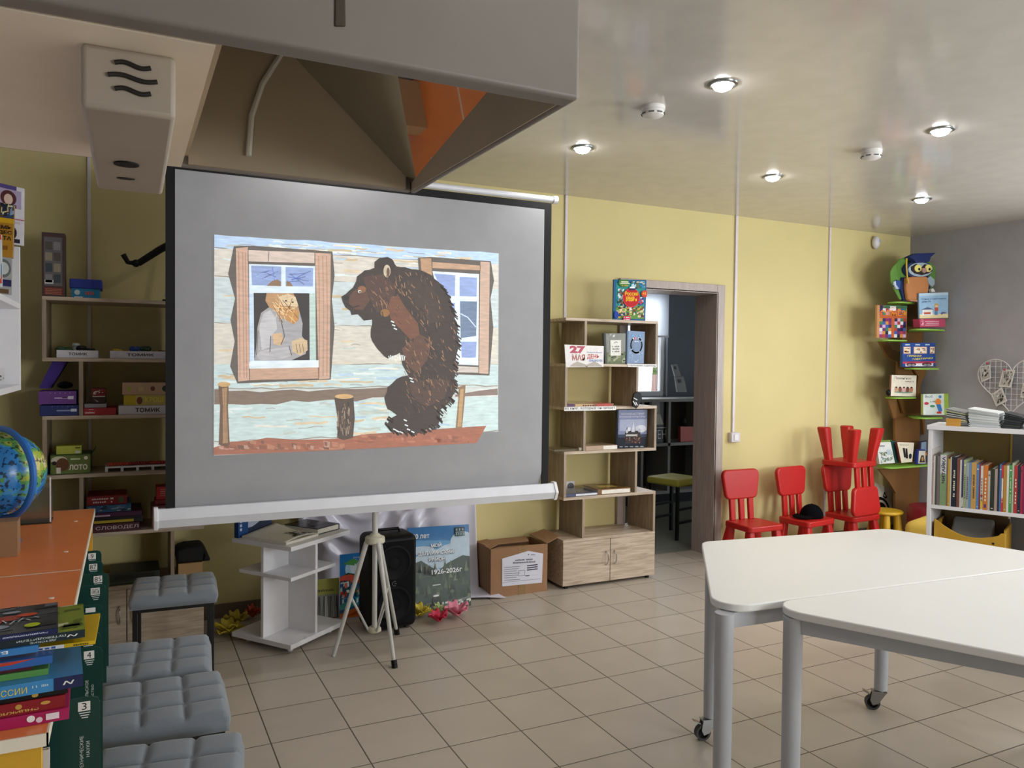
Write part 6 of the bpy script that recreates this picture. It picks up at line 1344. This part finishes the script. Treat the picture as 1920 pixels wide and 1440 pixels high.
rb = [  # crop left, right, top, colour, words for the label, lettering
    (130, 160, 145, '#d8d2cc', 'tall white thin book against the left upright', '~16'), (160, 185, 235, '#c9a3a8', 'pink thin book second from the left upright', None), (185, 222, 235, '#d5cfc8', 'white book right of the pink thin book', None), (222, 246, 238, '#4a5345', 'dark green book left of the violet-grey one', None), (246, 281, 236, '#7a6c74', 'violet-grey book just left of the ЧИТАЙКА book', None),
    (281, 366, 218, '#8fa57c', 'thick white and green book lettered ЧИТАЙКА', 'ЧИТАЙКА'), (366, 386, 236, '#8a6b58', 'brown thin book right of the ЧИТАЙКА book', None), (386, 412, 275, '#c9a13a', 'yellow book right of ЧИТАЙКА, left of the black ones', None), (412, 431, 252, '#c8c4bc', 'white sliver of a book left of the navy-black book', None), (431, 500, 252, '#1a2130', 'thick navy-black book', '~13'),
    (500, 538, 266, '#7a4a3a', 'rust brown book right of the navy-black book', None), (538, 562, 288, '#d6d2cc', 'white book right of the rust brown one', None), (562, 586, 284, '#3a3a6a', 'indigo and white book left of the pale green one', '~10'), (586, 618, 288, '#a5b184', 'pale green book', '~13'), (618, 656, 325, '#9fa9ae', 'grey-white book with dark dotted lettering', '~13'), (656, 686, 322, '#6d8fb8', 'mid blue book left of the ochre one', None),
    (686, 751, 326, '#c99f58', 'thick ochre book', '~18'), (751, 786, 345, '#5b83b5', 'blue book right of the thick ochre one', None), (786, 806, 345, '#8d3a3f', 'thin dark red book left of the white and yellow one', None), (806, 838, 366, '#d9d5d0', 'white book with a yellow foot left of the orange book', '~8'), (838, 900, 360, '#d07a35', 'thick orange book', '~7'), (900, 931, 430, '#bdb9ad', 'short grey-white book right of the orange one', None),
    (931, 985, 402, '#2b3327', 'black-green book', None), (985, 1023, 405, '#a8948a', 'beige book right of the black-green one', None), (1023, 1048, 372, '#2a2a38', 'dark sliver of a book left of the bright blue one', None), (1048, 1072, 346, '#4a78b0', 'bright blue thin book', None), (1072, 1101, 360, '#c03a44', 'red and white book right of the bright blue one', '~9'), (1101, 1141, 360, '#b58a3a', 'mustard book left of the clean white one', None),
    (1141, 1171, 362, '#e0dcd4', 'clean white book left of the green one', None), (1171, 1209, 356, '#4f9a55', 'bright green book', '~14'), (1209, 1233, 330, '#b5c0a5', 'white-green book, tallest near the right end', None), (1233, 1281, 366, '#b03a3c', 'red book with pale lettering right of the white-green one', '~8'), (1281, 1321, 370, '#20293f', 'navy book left of the crimson ones', None), (1321, 1346, 366, '#a8324a', 'raspberry thin book between navy and crimson', None), (1346, 1400, 366, '#8a1f4a', 'crimson book cut by the photo\'s right edge', None)]
last_u = 0
for i, (xl, xr, yt, col, lb, wd) in enumerate(rb):
    f = (xl-130)/1240; yb = 853+64*f
    u0, _ = upar(1720+xl/6.855, 820+yb/6.855, .004); u1, _ = upar(1720+xr/6.855, 820+yb/6.855, .004)
    _, z1 = upar(1720+(xl+xr)/2/6.855, 820+yt/6.855, .004)
    u0 = max(u0, .0188, last_u); u1 = max(u1, u0+.004); last_u = u1
    def sp(a, i=i, wd=wd, col=col):
        if i == 5: a.rect('#d4d4d8', .04, .62, .96, .99); a.rect('#7f9a70', .04, .02, .96, .45)
        if i == 12: a.rect('#dcdcd8', .1, .02, .9, .22)
        if i == 19: a.rect('#d8b83a', .05, .02, .95, .22); a.rect('#b83a3a', .05, .3, .95, .34)
        if i == 20: a.rect('#5a3a7a', .25, .05, .75, .13)
        if i == 26: a.rect('#dcd8d4', .1, .3, .9, .72)
        (a.rect('#f0ece0' if i % 3 else '#2a2a30', .2, .88, .8, .905) if i % 4 == 1 else None); (a.rect('#d8d0b8', .25, .05, .75, .065) if i % 5 == 2 else a.rect(col, .3, .4, .7, .41))
    o = spine_book(lb+' on the white bookcase' if 'bookcase' not in lb else lb, u1-u0-.0006, max(.12, z1-.762), .20, col, tuple(BP+BD*u0+BI*.004+V((0, 0, .7615))), ang, 'row of books on the white bookcase', sp)
    if wd:
        T, h = u1-u0-.0006, max(.12, z1-.762)
        a = Art(lambda u, v, T=T: (u, 0, v), (0, -1, 0), start=.0022)
        dark = i in (0, 2, 5, 12, 14, 19, 16, 13); hgt = T*(.62 if i == 5 else .34)
        L = h*(.52 if i == 5 else .55); st = h*(.44 if i == 5 else .2)
        a.text('#26304f' if i == 5 else ('#2a2a34' if dark else '#e8e0c8'), wd, T*.5+hgt*.5, st, L, hgt, rot=pi/2, bold=.03); a.build('spine_title', o)
# magazines and note block on top
def magstack(u0, w, dep, n, cols, label, start, fan, th=.0045):
    t = thing('magazine_stack', label, 'magazine stack', tuple(BP+BD*(u0+w/2)+BI*.1+V((0, 0, 1.156))), 0, 'magazine stacks on the white bookcase')
    z = 1.1565
    for k in range(n):
        j = random.uniform(-.004, .004); e = fan*(k/n)
        def sag(u, v): return .012*(1-u)*(k/n)*1.2 if fan else 0
        o = BP+BD*(u0+j-e)+BI*(start+random.uniform(-.003, .004))+V((0, 0, z))
        MB().obox(o, BD*w+V((0, 0, -.018*(k/n) if fan else -.001)), BI*dep, (0, 0, th*.88)).build('magazine', mat('mag_'+cols[k % len(cols)][1:], cols[k % len(cols)], .35), t)
        z += th*(1.0+.25*(k/n))
    return t
magstack(.085, .085, .21, 17, ['#8a8c8a', '#5a6068', '#b8bcb8', '#3a4450', '#c8ccc4', '#2a3448', '#a8b070', '#d8d8d4'], 'leftmost fanned stack of dark and green magazines on the white bookcase', .03, .02)
magstack(.175, .125, .21, 18, ['#d8dcdc', '#c8ccd0', '#e0e4e4', '#b8c0c4', '#dcdedc'], 'middle stack of white magazines on the white bookcase', .02, .006)
magstack(.308, .07, .21, 15, ['#2a2c30', '#34383c', '#22262c', '#4a5048', '#1c2028'], 'right stack of dark magazines on the white bookcase', .03, -.01)
magstack(.398, .12, .21, 12, ['#d0d2d6', '#c4c8cc', '#dcdcde'], 'stack of white magazines cut by the photo\'s right edge', .03, 0)
px2 = [upar(x, 800) for x in (1771, 1797)]
tag(bb(px2[0][0]+.004, px2[1][0]+.006, .012, .028, 1.1565, 1.192).build('note_block', mat('mustard_card', '#c8923a', .6)), 'small mustard card block before the leftmost magazine stack', 'note block')
# yellow bin on the lower shelf
t = thing('storage_bin', 'yellow scoop-fronted storage bin on the lower shelf of the white bookcase', 'storage bin', tuple(BP+BD*.2+BI*.15+V((0, 0, .418))))
ua, ub, w0, w1, z0 = .03, .335, .03, .27, .419
YB2 = mat('yellow_bin_board', '#c2962c', .5)
fp = [(ua, z0), (ub, z0), (ub, .655), (ub-.02, .653)]+[(ub-.03-.26*k/8, .64-.035*sin(pi*k/8*.9)+.05*(k/8)**2) for k in range(9)]+[(ua, .69)]
MB().slab([BP+BD*u+BI*w0+V((0, 0, z)) for u, z in fp], BI*.008).build('front_panel', YB2, t, bevel=.002)
for u in (ua, ub-.008): MB().obox(BP+BD*u+BI*(w0+.008)+V((0, 0, z0)), BD*.008, BI*(w1-w0-.008), (0, 0, .25)).build('side_panel', YB2, t)
MB().obox(BP+BD*(ua+.008)+BI*(w1-.008)+V((0, 0, z0)), BD*(ub-ua-.016), BI*.008, (0, 0, .27)).build('rear_panel', mat('brown_bin_board', '#6a5030', .6), t)
MB().obox(BP+BD*(ua+.008)+BI*(w0+.008)+V((0, 0, z0)), BD*(ub-ua-.016), BI*(w1-w0-.016), (0, 0, .008)).build('floor_panel', YB2, t); MB().lathe([(.005, 0), (.005, .003), (0, .004)], BP+BD*(ub-.05)+BI*w0+V((0, 0, .60)), 10, tuple(BN)).build('rivet', BLACK, t)
tag(MB().obox(BP+BD*.09+BI*.06+V((0, 0, .428)), BD*.18, BI*.15+V((0, 0, .1)), (0, 0, .16)).build('grey_folder', mat('grey_card', '#8a8a88', .7), bevel=.01), 'grey folder sticking up inside the yellow bin', 'folder')

# ============================================================ HEART GRID ON THE GREY WALL
t = thing('heart_grid', 'white heart-shaped wire photo grid on the grey wall', 'photo grid', (6.1, 3.70, 1.08))
WR = mat('white_wire', '#d8d6d8', .4)
def heart(s):
    th = pi*2*s; x = 16*sin(th)**3; z = 13*cos(th)-5*cos(2*th)-2*cos(3*th)-cos(4*th)
    return (3.702+x/16*.268, 1.335+z/17*.255)
hp = [heart(k/64) for k in range(64)]
MB().tube([(6.095, y, z) for y, z in hp], .0035, 8, closed=True).build('heart_frame', WR, t)
def span(val, ax):
    xs = []
    for (a0, b0), (a1, b1) in zip(hp, hp[1:]+hp[:1]):
        p, q, r, s = (a0, a1, b0, b1) if ax == 0 else (b0, b1, a0, a1)
        if (p-val)*(q-val) < 0: xs.append(r+(s-r)*(val-p)/(q-p))
    return sorted(xs)
for k in range(-6, 7):
    y = 3.702+.042*k+.004; xs = span(y, 0)
    for p, q in list(zip(xs, xs[1:]))[::2]: MB().tube([(6.098, y, p), (6.098, y, q)], .0016, 6).build('wire', WR, t)
for k in range(11):
    z = 1.12+.042*k; xs = span(z, 1)
    for p, q in list(zip(xs, xs[1:]))[::2]: MB().tube([(6.1, p, z), (6.1, q, z)], .0016, 6).build('wire', WR, t)
for q, lb, pin in ((((1840, 717), (1858, 709), (1856, 684), (1837, 687)), 'black-and-white photo card pinned at the left of the heart grid', (1852, 681)), (((1872, 725), (1895, 727), (1903, 694), (1880, 692)), 'white-bordered photo card pinned near the middle of the heart grid', (1883, 693)), (((1868, 762), (1888, 752), (1878, 726), (1858, 740)), 'grey crumpled photo card hanging low on the heart grid', (1873, 730)), (((1913, 745), (1936, 748), (1936, 720), (1918, 718)), 'photo card cut by the photo\'s right edge on the heart grid', (1925, 722))):
    P = [WX(x, y, 6.088) for x, y in q]
    o = sheet('photo_card', lb, 'photo card', P, (-1, 0, 0), '#d4d2d0', 'photo cards on the heart grid', lambda a: (a.rect('#b8b6b4', .1, .1, .9, .9), speckle(a, ['#3a3a3a', '#6a6a6a', '#9a9a9a', '#1f1f1f', '#d8d8d8'], 34, .1, .1, .9, .9, .06, .2)), .004)
    if 'crumpled' not in lb: lab(MB().ball(WX(*pin, 6.082), (.008, .009, .009), 8).build('red_clip', mat('red_pin', '#b83a50', .4), o), 'red heart-shaped clip')
